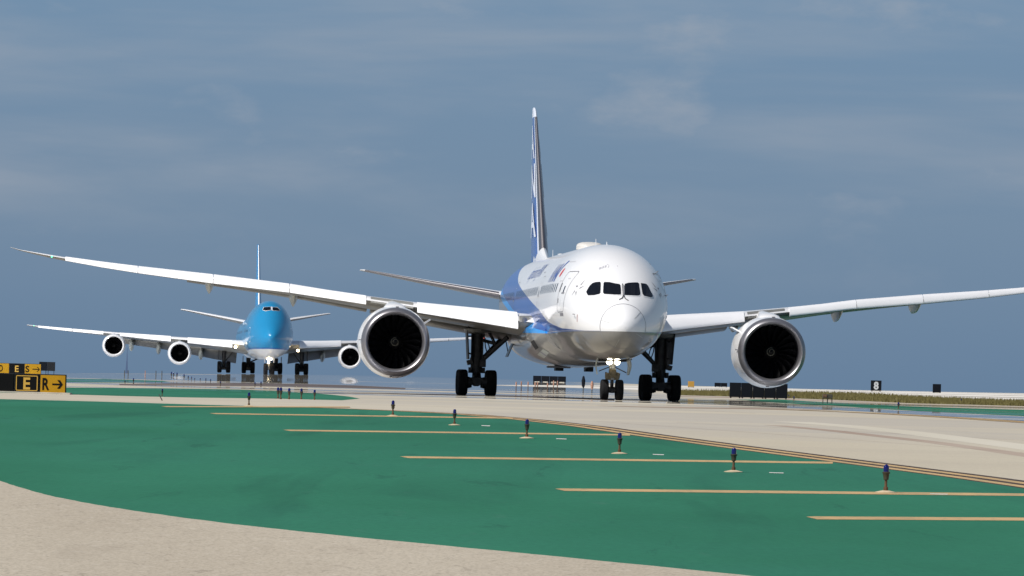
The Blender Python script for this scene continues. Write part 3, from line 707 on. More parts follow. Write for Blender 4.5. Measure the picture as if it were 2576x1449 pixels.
# belly fairing over the wing root
BT = [(15.2, 2.6, 2.2), (17, 2.98, 1.86), (19.5, 3.12, 1.70), (24, 3.16, 1.62), (32, 3.16, 1.62), (36, 3.08, 1.74), (39.5, 2.7, 2.3), (41.0, 2.3, 2.9)]
mb = MB(); rs = []
for i in range(34):
    s_ = 15.2+25.8*i/33; hw, zb = lerp([(a, b) for a, b, c in BT], s_), lerp([(a, c) for a, b, c in BT], s_); zt = 3.9
    ring = []
    for k in range(40):
        t = pi*k/39; e = .72
        ring.append((hw*(-cos(t)), s_, 3.55-(3.55-zb)*(sin(t)**e)) )
    ring = [(-hw*.80, s_, 4.05)]+ring+[(hw*.80, s_, 4.05)]
    rs.append(ring)
mb.rings(rs, 0, True, True)
fair = mb.build('belly_fairing', [body_mat], A)
fskin = Skin(fair, A)
def lay_box(P, mat, name, off=.015):
    return fskin.poly_px(name, [c1(*p) for p in P], mat, fair, off, 4)
def safe(f, *a, **k):
    try: return f(*a, **k)
    except Exception as ex: print('skip', ex)
safe(lay_box, [(366, 862), (392, 846), (428, 905), (405, 922)], M['dark'], 'air_inlet')
safe(lay_box, [(418, 958), (462, 914), (508, 940), (470, 985)], M['fairing_grey'], 'access_panel', .02)
safe(lay_box, [(440, 938), (446, 932), (492, 962), (486, 970)], M['line_grey'], 'access_panel', .03)
# dark vents hanging below the belly
for lx in (1406, 1481):
    d_ = A.matrix_basis.inverted() @ ray(lx, 918).to_4d() if False else None
    o_ = A.matrix_basis.inverted() @ Vector((0, 0, EYE)); dd = A.matrix_basis.inverted().to_3x3() @ ray(lx, 919); t_ = (29.5-o_.y)/dd.y; p_ = o_+dd*t_
    MB().box((p_.x, 29.5, 1.58), (.42, 1.1, .30), 0, None, .03).build('belly_scoop', [M['black']], A)
MB().box((-.9, 27, 1.62), (1.2, .8, .10), 0, None, .03).build('drain_mast', [M['line_grey']], A)

# ---- wings
WT = [(1.6, 19.6, 33.2, 3.70, .40, .105), (2.9, 20.6, 33.2, 3.85, .40, .105), (5.5, 22.4, 33.3, 4.16, .36, .10), (8.4, 24.4, 33.5, 4.49, .30, .095), (12.3, 27.2, 34.6, 5.0, .18, .092), (14.8, 28.9, 35.5, 5.37, .15, .09),
      (19.1, 31.9, 37.1, 5.83, .10, .09), (24.1, 35.4, 39.1, 6.38, .06, .088), (27.1, 37.5, 40.3, 6.82, .04, .085), (28.0, 38.35, 40.75, 6.97, .03, .08), (28.9, 39.75, 41.4, 7.15, .03, .075), (29.6, 41.1, 42.1, 7.30, .02, .07), (30.1, 42.25, 42.8, 7.45, .01, .06)]
SH = [(3, .50), (3.6, .47), (8.4, .30), (12.3, .24), (14.8, .26), (19.1, .27), (24.1, .195), (27.1, .12)]
SH7 = [(3.7, .52), (12.8, .40), (20, .25), (27, .2), (31.4, .14)]
for sg in (-1, 1):
    mb = MB(); rs = []
    lats = stations(1.6, 27.1, .9)+[27.55, 28.0, 28.45, 28.9, 29.25, 29.6, 29.85, 30.1]
    for la in lats:
        _, a, b, z, dr, tc_ = tabrow(WT, la); tc_ *= .82
        sec = wing_sec(sg*la, a, b, z, dr, tc_); rs.append(sec)
    mb.rings(rs, 0, True, True)
    # underside grey: by face normal
    wing = mb.build('wing', [M['wing_white'], M['wing_grey']], A)
    for p in wing.data.polygons:
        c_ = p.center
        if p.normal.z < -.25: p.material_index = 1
    for l0, l1 in ((3.55, 8.55), (11.15, 15.05), (15.09, 19.05), (19.09, 23.05), (23.09, 27.0)):
        inn = l0 < 5
        sl = MB().rings(slat_piece(WT, l0, l1, sg, SH), 0, True, True).build('slat', [M['slat'], M['wing_grey']], wing)
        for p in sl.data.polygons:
            if p.normal.z < -.45: p.material_index = 1  # grey underside paints in the dark reflection along the slat bottom
    MB().rings(slat_piece(WT, 8.75, 10.9, sg, SH, fwd=-.12, up=.06, hk=.62), 0, True, True).build('pylon_slat', [M['wing_grey']], wing)
    for l0, l1, an, x0_ in ((3.1, 8.5, 9, .80), (8.8, 10.6, 6, .80), (10.8, 20.4, 6, .82)):
        MB().rings(flap_piece(WT, l0, l1, sg, x0_, 1.02, an, .02), 0, True, True).build('flap', [M['wing_grey']], wing)
    for la, zb in ((8.95, 3.77), (14.7, 4.50), (19.2, 5.10)):
        _, a, b, z, dr, tc_ = tabrow(WT, la); rs = []; ztop = z-dr*.7; depth = ztop-zb
        for i in range(16):
            t = i/15; s_ = b-3.3+4.1*t; k = (sin(pi*min(1, t*1.02+.0))**.6) if 0 < t < 1 else .02
            k = max(.03, k); ww = .27*k; top = ztop-.05-(.35*max(0, t-.5)); bt = top-depth*k*(.9 if t < .5 else 1.0)
            if bt < zb: bt = zb
            rs.append([(sg*la+ww*cos(u)*(1 if sin(u) > 0 else (1-.55*abs(sin(u))**1.5)), s_, (top+.18*sin(u)) if sin(u) > 0 else top+(top-bt)*sin(u)) for u in [2*pi*j/18 for j in range(18)]])
        MB().rings(rs, 0, True, True).build('flap_fairing', [M['fairing_grey']], wing)
    MB().lathe([(-.08, .01), (-.05, .03), (0, .045), (.08, .03), (.12, .01)], 'Y', 12, c=(sg*27.75, 37.95, 6.90)).build('position_light', [M['green_light'] if sg < 0 else M['red_light']], wing)
    # wing root landing light bay
    _, a, b, z, dr, tc_ = tabrow(WT, 3.3)
    MB().lathe([(0, .01), (.02, .13), (.1, .15), (.3, .16)], 'Y', 20, c=(sg*3.22, a-.12, z+.06)).build('root_light', [M['lip']], wing)
    MB().rings([wing_sec(sg*l_, a-.25*(3.5-l_)-.0, a+3.0, z-.02, .1, .22) for l_ in (2.6, 3.0, 3.48)], 0, True, True).build('root_fillet', [M['wing_grey']], wing)

# ---- engines on pylons
for sg in (-1, 1):
    ex, es_, ez = sg*9.73, 20.4, 2.60
    if sg < 0: ex, ez = -9.83, 2.66
    else: ex, ez = 9.60, 2.68
    e = engine(A, ex, es_, ez, 1.0, M['white'], 20, True)
    # pylon
    rs = []
    for s_, zt, zb, hw in ((.9, 1.60, 1.4, .25), (1.3, 1.84, 1.4, .55), (1.9, 1.98, 1.4, .60), (2.8, 2.06, 1.4, .52), (4.0, 2.12, 1.2, .42), (5.5, 2.2, 1.0, .36), (7.5, 2.2, 1.0, .30), (10, 2.0, 1.5, .10)):
        rs.append([(hw*cos(u)*(abs(cos(u))**-.3 if abs(cos(u)) > .05 else 1), s_, (zt+zb)/2+(zt-zb)/2*sin(u)) for u in [2*pi*j/16 for j in range(16)]])
    MB().rings(rs, 0, True, True).build('pylon', [M['white']], e)
    # strake on the inboard shoulder
    a_ = R(33) if sg < 0 else R(147)
    c_, s__ = cos(a_), sin(a_)
    P = [Vector((c_*1.84, 1.5, s__*1.84)), Vector((c_*2.22, 2.1, s__*2.22)), Vector((c_*2.28, 2.8, s__*2.28)), Vector((c_*1.80, 3.3, s__*1.80))]
    tv = Vector((-s__, 0, c_))*.035
    mb = MB(); vs = [p-tv for p in P]+[p+tv for p in P]
    mb.add(vs, [(0, 1, 2, 3), (7, 6, 5, 4), (0, 4, 5, 1), (1, 5, 6, 2), (2, 6, 7, 3), (3, 7, 4, 0)], 0, False).build('strake', [M['white']], e)
    for aa in (-95, 88, 178):
        u, v = cos(R(aa)), sin(R(aa)); MB().box((u*1.80, .62, v*1.80), (.16, .14, .05)).build('latch', [M['line_grey']], e)

# ---- fin and tailplane
def surface(name, secs, mats, root, af=AF):
    """secs: list of (origin point of LE, chord, thickness ratio, 'v' vertical or 'h' horizontal)"""
    rs = []
    for (x, s_, z), c, tc_, o in secs:
        rs.append([(x+(zt*tc_*c if o == 'v' else 0), s_+xx*c, z+(zt*tc_*c if o == 'h' else 0)) for xx, zt in af])
    return MB().rings(rs, 0, True, True).build(name, mats, root)
def fin_sec(z):
    t = (z-7.4)/(16.75-7.4); le = 49.7+(59.5-49.7)*t; te = 59.6+(62.1-59.6)*t; return (0, le, z), te-le, (.086-.010*t)
zz = [7.4+i*(16.4-7.4)/12 for i in range(13)]
secs = [(*fin_sec(z), 'v') for z in zz]
fin = surface('fin', secs, [M['blue_dark']], A)
tip = [(*fin_sec(16.4), 'v')]
for dz, k in ((.25, .97), (.42, .88), (.55, .72), (.62, .5)):
    o, c, t_ = fin_sec(16.4+dz); tip.append(((0, o[1]+c*(1-k)*.8, 16.4+dz), c*k, t_*k, 'v'))
surface('fin_tip', tip, [M['fin_white']], fin)
led = [p for p in airfoil(41) if p[0] < .055]
rs = []
for z in [8.2+i*(16.4-8.2)/10 for i in range(11)]:
    o, c, t_ = fin_sec(z); out = [(zt*t_*c*1.0+(.012 if zt > 0 else -.012), o[1]+xx*c-.012, z) for xx, zt in led]; inn = [(x*.3, s_+.08, z_) for x, s_, z_ in out[::-1]][1:-1]
    rs.append(out+inn)
MB().rings(rs, 0, True, True).build('fin_leading_edge', [M['chrome']], fin)
led2 = [p for p in airfoil(41) if p[0] < .105]
rs = []
for z in [7.5+i*(16.4-7.5)/10 for i in range(11)]:
    o, c, t_ = fin_sec(z); out = [(zt*t_*c*1.0+(.006 if zt > 0 else -.006), o[1]+xx*c-.006, z) for xx, zt in led2]; inn = [(x*.3, s_+.12, z_) for x, s_, z_ in out[::-1]][1:-1]
    rs.append(out+inn)
MB().rings(rs, 0, True, True).build('fin_edge_band', [M['fin_white']], fin)
# dorsal fillet
rs = []
for s_, zt, hw in ((46.0, 7.66, .03), (48.0, 7.85, .16), (49.5, 8.15, .28), (51, 8.55, .36), (53, 8.9, .42)):
    rs.append([(hw*cos(u), s_, 7.45+(zt-7.45)*max(0, sin(u))) for u in [pi*j/10 for j in range(11)]])
MB().rings(rs, 0, True, True).build('dorsal_fillet', [M['white']], fin)
# letters on the fin sides, leaning with the leading edge
for sg in (-1, 1):
    for k, ch in enumerate('ANA'):
        me = new_text_mesh(ch, 4.0, .0, bold=.05); bm = bmesh.new(); bm.from_mesh(me); refine(bm, .8)
        for v in bm.verts:
            u, h = v.co.x, v.co.y
            z = 9.2+(2-k if sg < 0 else 2-k)*2.35+h*.72; o, c, t_ = fin_sec(z); fr = .14+(u/2.6)*.40 if sg > 0 else .54-(u/2.6)*.40
            xx = fr; yt = 5*(.2969*sqrt(xx)-.126*xx-.3516*xx*xx+.2843*xx**3-.1015*xx**4)+.006
            v.co = Vector((sg*(yt*t_*c*1.05+.02), o[1]+fr*c, z))
        me2 = bpy.data.meshes.new('letter'); bm.to_mesh(me2); bm.free(); me2.materials.append(M['fin_white']); link('letter', me2, fin)
for sg in (-1, 1):
    secs = []
    for la, le, te, z in ((.6, 53.4, 59.6, 5.62), (2.2, 54.7, 60.1, 5.82), (6.0, 57.9, 61.3, 6.46), (9.3, 60.6, 62.3, 7.06), (9.7, 61.1, 62.5, 7.13), (9.95, 61.7, 62.6, 7.16)):
        secs.append(((sg*la, le, z), te-le, .09, 'h'))
    tp = surface('tailplane', secs, [M['wing_white'], M['wing_grey']], A)
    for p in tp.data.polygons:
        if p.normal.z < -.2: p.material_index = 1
    rs = []
    for (o, c, t_, _) in secs[1:5]:
        out = [(o[0], o[1]+xx*c-.012, o[2]+zt*t_*c+(.012 if zt > 0 else -.012)) for xx, zt in led]; inn = [(x, s_+.06, o[2]+(z_-o[2])*.3) for x, s_, z_ in out[::-1]][1:-1]; rs.append(out+inn)
    MB().rings(rs, 0, True, True).build('tailplane_leading_edge', [M['chrome']], tp)
MB().tube((0, 62.7, 6.28), (0, 63.0, 6.30), .22, .16, 16).build('tail_exhaust', [M['line_grey']], A)

# ---- antennas and satellite radome on the crown
rs = []
for i in range(14):
    t = i/13; k = sin(pi*t)**.35 if 0 < t < 1 else .03
    rs.append([(.68*k*cos(u)*(abs(cos(u))**-.25 if abs(cos(u)) > .08 else 1), 19.2+2.6*t, 7.66+.40*k*max(0, sin(u))**.45) for u in [pi*j/16 for j in range(17)]])
o_ = A.matrix_basis.inverted() @ Vector((0, 0, EYE)); dd = A.matrix_basis.inverted().to_3x3() @ ray(1480, 612); xx0 = (o_+dd*((25-o_.y)/dd.y)).x
hump = MB().rings(rs, 0, True, True).build('satellite_radome', [principled('radome_cream', (.62, .60, .56), .4)], A, Matrix.Translation((xx0*0, 0, 0)))
def blade(s_, h, x=0.0, c=.34):
    z0 = lerp([(a[0], a[1]) for a in FT], s_)-.05
    MB().rings([[(x+.02*cos(u)*k, s_+c*(1-k)*.8+c/2*k*sin(u), z) for u in [2*pi*j/8 for j in range(8)]] for z, k in ((z0, 1), (z0+h*.5, .8), (z0+h, .5))], 0, True, True).build('blade_antenna', [M['white']], A)
blade(16.8, .46); blade(44, .55); blade(10.6, .20, 0, .6)
MB().box((-.1, 36.0, 7.76), (.5, .9, .09), 0, None, .03).build('crown_antenna', [M['white']], A)
def pitot(px_, py_, s=1):
    p, n_ = skin.px(px_, py_)
    if p is None: return
    if n_.y > 0: n_ = -n_
    MB().pipe([p, p+n_*.10, p+n_*.12+Vector((0, -.22, 0))], .02, 6).build('probe', [M['line_grey']], A)
for q in (c7(700, 1105), c7(2070, 405), c7(2225, 790)): pitot(*q)

# ---- landing gear
W54 = wheel_mesh('wheel', .69, .52, .50); W40 = wheel_mesh('wheel', .505, .38, .50)
for sg in (-1, 1):
    bx_, bs = sg*4.92, 31.55
    mb = MB()
    mb.tube((bx_, bs, .70), (bx_, bs, 1.30), .20, .20, 20, 0); mb.tube((bx_, bs, 1.25), (bx_, bs, 3.75), .30, .34, 24, 1)
    mb.tube((bx_, bs, 1.22), (bx_, bs, 1.36), .36, .36, 20, 1); mb.tube((bx_, bs, 1.9), (bx_, bs, 2.02), .36, .36, 20, 1)
    g = mb.build('main_gear', [M['steel'], M['steel']], A)
    MB().tube((bx_, bs-.95, .69), (bx_, bs+.95, .69), .20, .20, 14).build('bogie_beam', [M['steel']], g)
    ax = MB()
    for d in (-.73, .73): ax.tube((bx_-.62, bs+d, .69), (bx_+.62, bs+d, .69), .11, .11, 12); ax.tube((bx_-.50, bs+d, .69), (bx_-.28, bs+d, .69), .32, .26, 16); ax.tube((bx_+.28, bs+d, .69), (bx_+.50, bs+d, .69), .26, .32, 16)
    ax.tube((bx_, bs-.45, .80), (bx_, bs, 1.30), .26, .22, 12); ax.box((bx_, bs-.75, .80), (.72, .25, .34), 0, None, .05); ax.build('axle', [M['steel']], g)
    for dx in (-.77, .77):
        for d in (-.73, .73): link('wheel', W54, g, Matrix.Translation((bx_+dx, bs+d, .69)))
    inn = -sg
    MB().tube((bx_+inn*.15, bs-.1, 1.75), (bx_+inn*1.55, bs-.9, 3.15), .115, .13, 12).build('side_brace', [M['steel']], g)
    MB().tube((bx_+inn*.10, bs+.1, 1.75), (bx_+inn*1.45, bs+1.6, 3.15), .10, .11, 12).build('drag_brace', [M['steel']], g)
    mb = MB(); mb.tube((bx_+inn*.2, bs, 2.98), (bx_+inn*1.0, bs-.5, 2.78), .09, .10, 10); mb.tube((bx_+inn*.55, bs-.2, 3.5), (bx_+inn*.95, bs-.5, 2.75), .10, .07, 10); mb.build('lock_link', [M['steel']], g)
    MB().pipe([(bx_+inn*.34, bs-.35, 3.3), (bx_+inn*.42, bs-.4, 2.6), (bx_+inn*.55, bs-.35, 2.2)], .03, 6).build('hydraulic_hose', [M['black']], g)
    MB().pipe([(bx_+inn*.30, bs-.36, 3.2), (bx_+inn*.60, bs-.42, 2.7), (bx_+inn*.70, bs-.4, 2.25)], .03, 6).build('hydraulic_hose', [M['black']], g)
    mb = MB(); mb.tube((bx_, bs-.42, 1.62), (bx_, bs-.62, 1.18), .07, .06, 8); mb.tube((bx_, bs-.62, 1.18), (bx_, bs-.32, .88), .06, .07, 8); mb.tube((bx_-.34, bs-.2, 1.2), (bx_-.34, bs-.2, 1.5), .11, .11, 12); mb.tube((bx_+.34, bs-.2, 1.2), (bx_+.34, bs-.2, 1.5), .11, .11, 12)
    mb.tube((bx_-.30, bs-.32, 1.3), (bx_-.30, bs-.32, 3.3), .045, .045, 8); mb.tube((bx_+.28, bs-.34, 1.7), (bx_+.28, bs-.34, 3.4), .04, .04, 8); mb.box((bx_+inn*.30, bs-.25, 1.72), (.35, .3, .4), 0, None, .04); mb.build('torque_link', [M['steel']], g)
    # strut door, standing outboard of the strut, slightly toed
    T = Matrix.Translation((bx_+sg*.52, bs+.1, 2.75)) @ Matrix.Rotation(R(8 if sg > 0 else 0), 4, 'Z') @ Matrix.Rotation(R(4*sg), 4, 'Y')
    mb = MB(); mb.box((0, 0, .05), (.07, 1.5, 1.75), 0, None, .03); mb.tube((sg*-.05, 0, -.5), (-sg*.3, 0, -.6), .04, .04, 8); mb.tube((sg*-.05, 0, .4), (-sg*.25, 0, .4), .04, .04, 8)
    mb.box((sg*.14, -.3, -.98), (.30, .5, .26), 0, Matrix.Rotation(R(12*sg), 4, 'Y'), .03)
    dr = mb.build('gear_door', [M['steel']], g, T)
    # belly door edge beside the body
    MB().box((0, 0, 0), (.05, 1.7, .95), 0, Matrix.Translation((bx_+inn*1.78, bs+.1, 2.55)) @ Matrix.Rotation(R(22*inn), 4, 'Y'), .02).build('gear_door', [M['wing_grey']], g)
    MB().tube((bx_+inn*1.45, bs-.7, 3.1), (bx_+inn*1.6, bs-.7, 2.4), .03, .03, 6).build('door_rod', [M['steel']], g)
    MB().rings([[(bx_+rx*.75*cos(u), bs+rx*1.1*sin(u), z) for u in [2*pi*j/20 for j in range(20)]] for z, rx in ((3.55, 1.0), (3.38, .95), (3.30, .6))], 0, True, True).build('gear_trunnion', [M['wing_grey']], g)
# nose gear
ns = 5.9; zb_ = .505
mb = MB(); mb.tube((0, ns, zb_), (0, ns, 1.05), .085, .085, 16); mb.tube((0, ns, 1.0), (0, ns+.05, 2.1), .15, .17, 18); mb.tube((0, ns, .98), (0, ns, 1.1), .19, .19, 16)
ng = mb.build('nose_gear', [M['gear_light']], A)
for dx in (-.36, .36): link('wheel', W40, ng, Matrix.Translation((dx, ns, zb_)))
mb = MB(); mb.tube((-.36, ns, zb_), (.36, ns, zb_), .07, .07, 12); mb.tube((-.15, ns, zb_), (.15, ns, zb_), .15, .15, 14); mb.build('axle', [M['steel']], ng)
mb = MB(); mb.tube((0, ns-.12, 1.0), (0, ns-.34, .80), .045, .045, 8); mb.tube((0, ns-.34, .80), (0, ns-.1, .58), .045, .05, 8); mb.box((0, ns-.1, .42), (.16, .2, .14), 0, None, .03); mb.build('torque_link', [M['steel']], ng)
mb = MB(); mb.box((0, ns-.1, 1.30), (.34, .34, .42), 0, None, .05); mb.box((-.20, ns-.05, 1.16), (.26, .3, .34), 0, None, .04); mb.box((.20, ns-.05, 1.17), (.22, .3, .38), 0, None, .04); mb.tube((-.31, ns-.12, 1.06), (-.31, ns-.12, 1.36), .05, .05, 10); mb.tube((.30, ns-.12, 1.04), (.33, ns-.12, 1.32), .05, .06, 10)
mb.pipe([(.12, ns-.2, 1.5), (.2, ns-.24, 1.3), (.12, ns-.2, 1.1)], .02, 6); mb.pipe([(-.1, ns-.2, 1.55), (-.16, ns-.24, 1.35), (-.08, ns-.2, 1.1)], .02, 6); mb.build('steering_block', [grime(principled('hydraulic_brown', (.20, .16, .09), .45), nscale=9, amt=.6)], ng)
mb = MB(); mb.tube((0, ns+.1, 1.35), (0, ns+1.5, 2.05), .06, .07, 10); mb.build('drag_brace', [M['gear_light']], ng)
for dx in (-.19, .19):
    h = MB().lathe([(0, .115), (-.02, .13), (.06, .13), (.16, .07)], 'Y', 18, c=(dx, ns-.36, 1.86)).build('lamp_housing', [M['gear_light']], ng)
    MB().lathe([(-.06, .002), (-.05, .07), (-.025, .12), (.0, .14)], 'Y', 18, c=(dx, ns-.42, 1.86)).build('landing_light', [M['light_on']], ng)
for dx, sg in ((-.74, -1), (.76, 1)):
    T = Matrix.Translation((dx, ns-.1, 1.66)) @ Matrix.Rotation(R(-5*sg), 4, 'Y') @ Matrix.Rotation(R(9*sg), 4, 'Z')
    rs = []
    for i in range(9):
        t = i/8; z = .36-.78*t; wv = .75*(1-.45*t**2); bend = sg*(.06*sin(pi*t*1.3))
        rs.append([(bend-.03, -wv/2, z), (bend+.03, -wv/2, z), (bend+.03+sg*.03, wv/2, z), (bend-.03+sg*.03, wv/2, z)])
    mb = MB().rings(rs, 0, True, True, False); mb.build('nose_gear_door', [M['fairing_grey']], ng, T)
MB().tube((.12, ns+.1, 1.62), (.68, ns-.1, 1.35), .025, .025, 8).build('door_rod', [M['steel']], ng)
MB().tube((-.12, ns+.1, 1.62), (-.66, ns-.1, 1.40), .025, .025, 8).build('door_rod', [M['steel']], ng)
MB().box((0, ns+.2, 1.93), (1.25, 1.9, .10), 0, None, .03).build('gear_bay', [M['dark']], ng)

# ================================================================== the blue four-engined airliner far behind
Y7 = R(4.603)
B = empty('jumbo_airliner'); B.matrix_basis = Matrix.Translation((-31.674, 701.42, 1.36)) @ Matrix.Rotation(Y7, 4, 'Z')
tag(B, 'sky blue four-engined jumbo airliner with white belly, taxiing far behind under the left wing', 'airliner')
BTb = [(0, 4.75, 4.75, 0, 4.75), (.1, 5.15, 4.40, .38, 4.76), (.4, 5.50, 4.05, .72, 4.78), (1, 6.0, 3.55, 1.12, 4.8), (2, 6.65, 3.02, 1.60, 4.82), (3.2, 7.4, 2.62, 2.02, 4.85), (4.4, 8.35, 2.35, 2.35, 4.88), (5.4, 9.05, 2.20, 2.60, 4.9), (7, 9.6, 2.06, 2.88, 4.95), (9.5, 9.82, 1.95, 3.14, 5.0), (13, 9.85, 1.92, 3.25, 5.0),
       (21, 9.75, 1.92, 3.28, 5.0), (26, 8.9, 1.92, 3.28, 5.0), (29, 8.3, 1.92, 3.28, 5.0), (52, 8.3, 1.95, 3.25, 5.0), (58, 8.15, 3.1, 2.7, 5.4), (64, 7.8, 4.6, 1.7, 5.9), (69, 7.2, 5.8, .7, 6.3), (70.6, 6.8, 6.2, .25, 6.45)]
jb = livery('jumbo_livery', (.012, .20, .40), (.62, .62, .61), (.62, .62, .61), (.012, .12, .34), U=[(0, 3.48), (8, 3.40), (18, 3.3), (50, 3.6), (71, 5.2)], Mx=[(0, 3.48), (8, 3.40), (18, 3.3), (50, 3.6), (71, 5.2)], Lw=[(0, 3.30), (8, 3.22), (18, 3.1), (50, 3.4), (71, 5.0)], zb=3)
ss7 = [0, .04, .1, .2, .35, .6, 1, 1.5, 2, 2.6, 3.2, 3.8, 4.4, 5, 5.4, 6, 7, 8, 9.5, 11, 13, 16, 19, 21, 22.5, 24, 25.5, 27, 29, 33, 38, 43, 48, 52, 54, 56, 58, 60, 62, 64, 66, 68, 69, 70, 70.6]
bf = MB().rings([fus_ring(BTb, s, 64) for s in ss7], 0, True, True).build('fuselage', [jb], B)
sk7 = Skin(bf, B)
c4 = lambda x, y: ((850+x*.48291)/1.5652, (900+y*.48309)/1.5652)
for P in ([(392, 642), (447, 640), (450, 664), (408, 670), (384, 664)], [(462, 642), (500, 644), (519, 662), (515, 671), (462, 668)]):
    sk7.poly_px('cockpit_window_frame', [c4(*p) for p in grow(P, 4)], M['wing_white'], B, .02, 2)
    sk7.poly_px('cockpit_window', [c4(*p) for p in P], M['glass'], B, .04, 2)
MB().box((0, 0, 0), (.16, .03, .62), 0, Matrix.Translation(sk7.px(*c4(455, 655))[0]+Vector((0, -.05, 0)))).build('window_post', [M['fin_white']], B)
for sg in (-1, 1):
    s_ = 8.0; j = 0
    cw = None
    while s_ < 60:
        if 13 < s_ < 50:
            if cw is None: cw = (sk7.poly_sz('cabin_window', [(s_, 5.5), (s_+.25, 5.5), (s_+.25, 5.85), (s_, 5.85)], sg, M['window_dark'], bf, .02), s_)
            else: link('cabin_window', cw[0].data, bf, Matrix.Translation((0, s_-cw[1], 0)))
        else: sk7.poly_sz('cabin_window', [(s_, 5.5), (s_+.25, 5.5), (s_+.25, 5.85), (s_, 5.85)], sg, M['window_dark'], bf, .02)
        s_ += 1.02
    sk7.line_sz('door', [(6.2, 4.2), (7.2, 4.2), (7.2, 6.1), (6.2, 6.1)], .05, sg, M['fin_white'], B, .02, True)
WT7 = [(2.4, 21.0, 37.5, 3.78, .9, .105), (3.7, 22.2, 38.0, 3.90, .85, .10), (8, 26.6, 39.2, 4.18, .7, .095), (12.8, 31.2, 40.6, 4.50, .5, .09), (20, 38.0, 45.4, 4.98, .3, .085), (27, 44.8, 49.8, 5.48, .12, .085), (31.2, 49.0, 52.6, 5.82, .05, .075), (33.0, 51.4, 53.9, 6.03, .02, .06)]
for sg in (-1, 1):
    lats = stations(2.4, 33.0, 1.5)
    wing = MB().rings([wing_sec(sg*la, *[v for v in (tabrow(WT7, la)[1], tabrow(WT7, la)[2], tabrow(WT7, la)[3]+(.0 if sg < 0 else .14), tabrow(WT7, la)[4], tabrow(WT7, la)[5])]) for la in lats], 0, True, True).build('wing', [M['wing_white'], M['wing_grey']], B)
    for p in wing.data.polygons:
        if p.normal.z < -.25: p.material_index = 1
    T7 = Matrix.Translation((0, 0, .14 if sg > 0 else 0))
    for l0, l1 in ((4.6, 10.6), (12.9, 19.9), (22.2, 26.5), (26.6, 31.4)):
        MB().rings(slat_piece(WT7, l0, l1, sg, SH7), 0, True, True).build('slat', [M['slat']], wing, T7)
    for l0, l1 in ((3.6, 11.2), (12.6, 21.5)):
        MB().rings(flap_piece(WT7, l0, l1, sg, .80, 1.04, 24, .12), 0, True, True).build('flap', [M['wing_grey']], wing, T7)
    for la in (8.5, 14.4, 18.2):
        _, a, b, z, dr, tc_ = tabrow(WT7, la); rs = []
        for i in range(12):
            t = i/11; k = max(.05, sin(pi*t)**.6 if 0 < t < 1 else .05); rs.append([(sg*la+.36*k*cos(u), b-3.6+5.2*t, z-dr-.55-.9*t+.75*k*sin(u)) for u in [2*pi*j/14 for j in range(14)]])
        MB().rings(rs, 0, True, True).build('flap_fairing', [M['fairing_grey']], wing, T7)
    MB().lathe([(-.1, .01), (0, .055), (.1, .01)], 'Y', 10, c=(sg*32.0, 50.0, 5.95)).build('position_light', [M['green_light'] if sg < 0 else M['red_light']], wing)
    MB().lathe([(-.10, .01), (-.06, .12), (0, .17), (.1, .19)], 'Y', 14, c=(sg*(4.15 if sg < 0 else 4.4), 22.5, 3.55 if sg < 0 else 3.3)).build('landing_light', [M['light_warm']], wing)
    for lat, s0, z_ in ((11.72, 24.5, 2.52 if sg < 0 else 2.62), (20.7, 33.5, 3.37)):
        e = engine(B, sg*lat, s0, z_, .87, M['wing_white'], 18, False, M['wing_white'])
        rs = []
        for s_, zt, zb, hw in ((.8, 1.6, 1.4, .25), (1.6, 1.85, 1.3, .45), (3.0, 1.95, 1.2, .42), (5.0, 2.0, 1.1, .36), (8.5, 1.9, 1.2, .15)):
            rs.append([(hw*cos(u), s_, (zt+zb)/2+(zt-zb)/2*sin(u)) for u in [2*pi*j/14 for j in range(14)]])
        MB().rings(rs, 0, True, True).build('pylon', [M['wing_white']], e)
# fin and tailplane
def fs7(z):
    t = (z-7.6)/(18.8-7.6); le = 55.0+(66.0-55.0)*t; te = 67.0+(70.2-67.0)*t; return (0, le, z), te-le, .085
f7 = surface('fin', [(*fs7(7.6+i*11.2/8), 'v') for i in range(9)], [principled('jumbo_blue', (.014, .18, .40), .3, coat=.5)], B)
rs = []
for i in range(7):
    z = 8.4+i*10.3/6; o, c, t_ = fs7(z); out = [(zt*t_*c+(.004 if zt > 0 else -.004), o[1]+xx*c-.02, z) for xx, zt in led if xx < .010]; rs.append(out+[(x*.3, s_+.08, z_) for x, s_, z_ in out[::-1]][1:-1])
MB().rings(rs, 0, True, True).build('fin_leading_edge', [M['slat']], f7)
for sg in (-1, 1):
    tp = surface('tailplane', [((sg*la, le, z), te-le, .09, 'h') for la, le, te, z in ((.8, 60.2, 68.8, 6.9), (1.6, 61.0, 69, 7.35), (5, 64.2, 70.3, 8.0), (10.4, 69.4, 72.2, 9.03), (10.9, 70.2, 72.4, 9.08))], [M['wing_white'], M['wing_grey']], B)
    for p in tp.data.polygons:
        if p.normal.z < -.2: p.material_index = 1
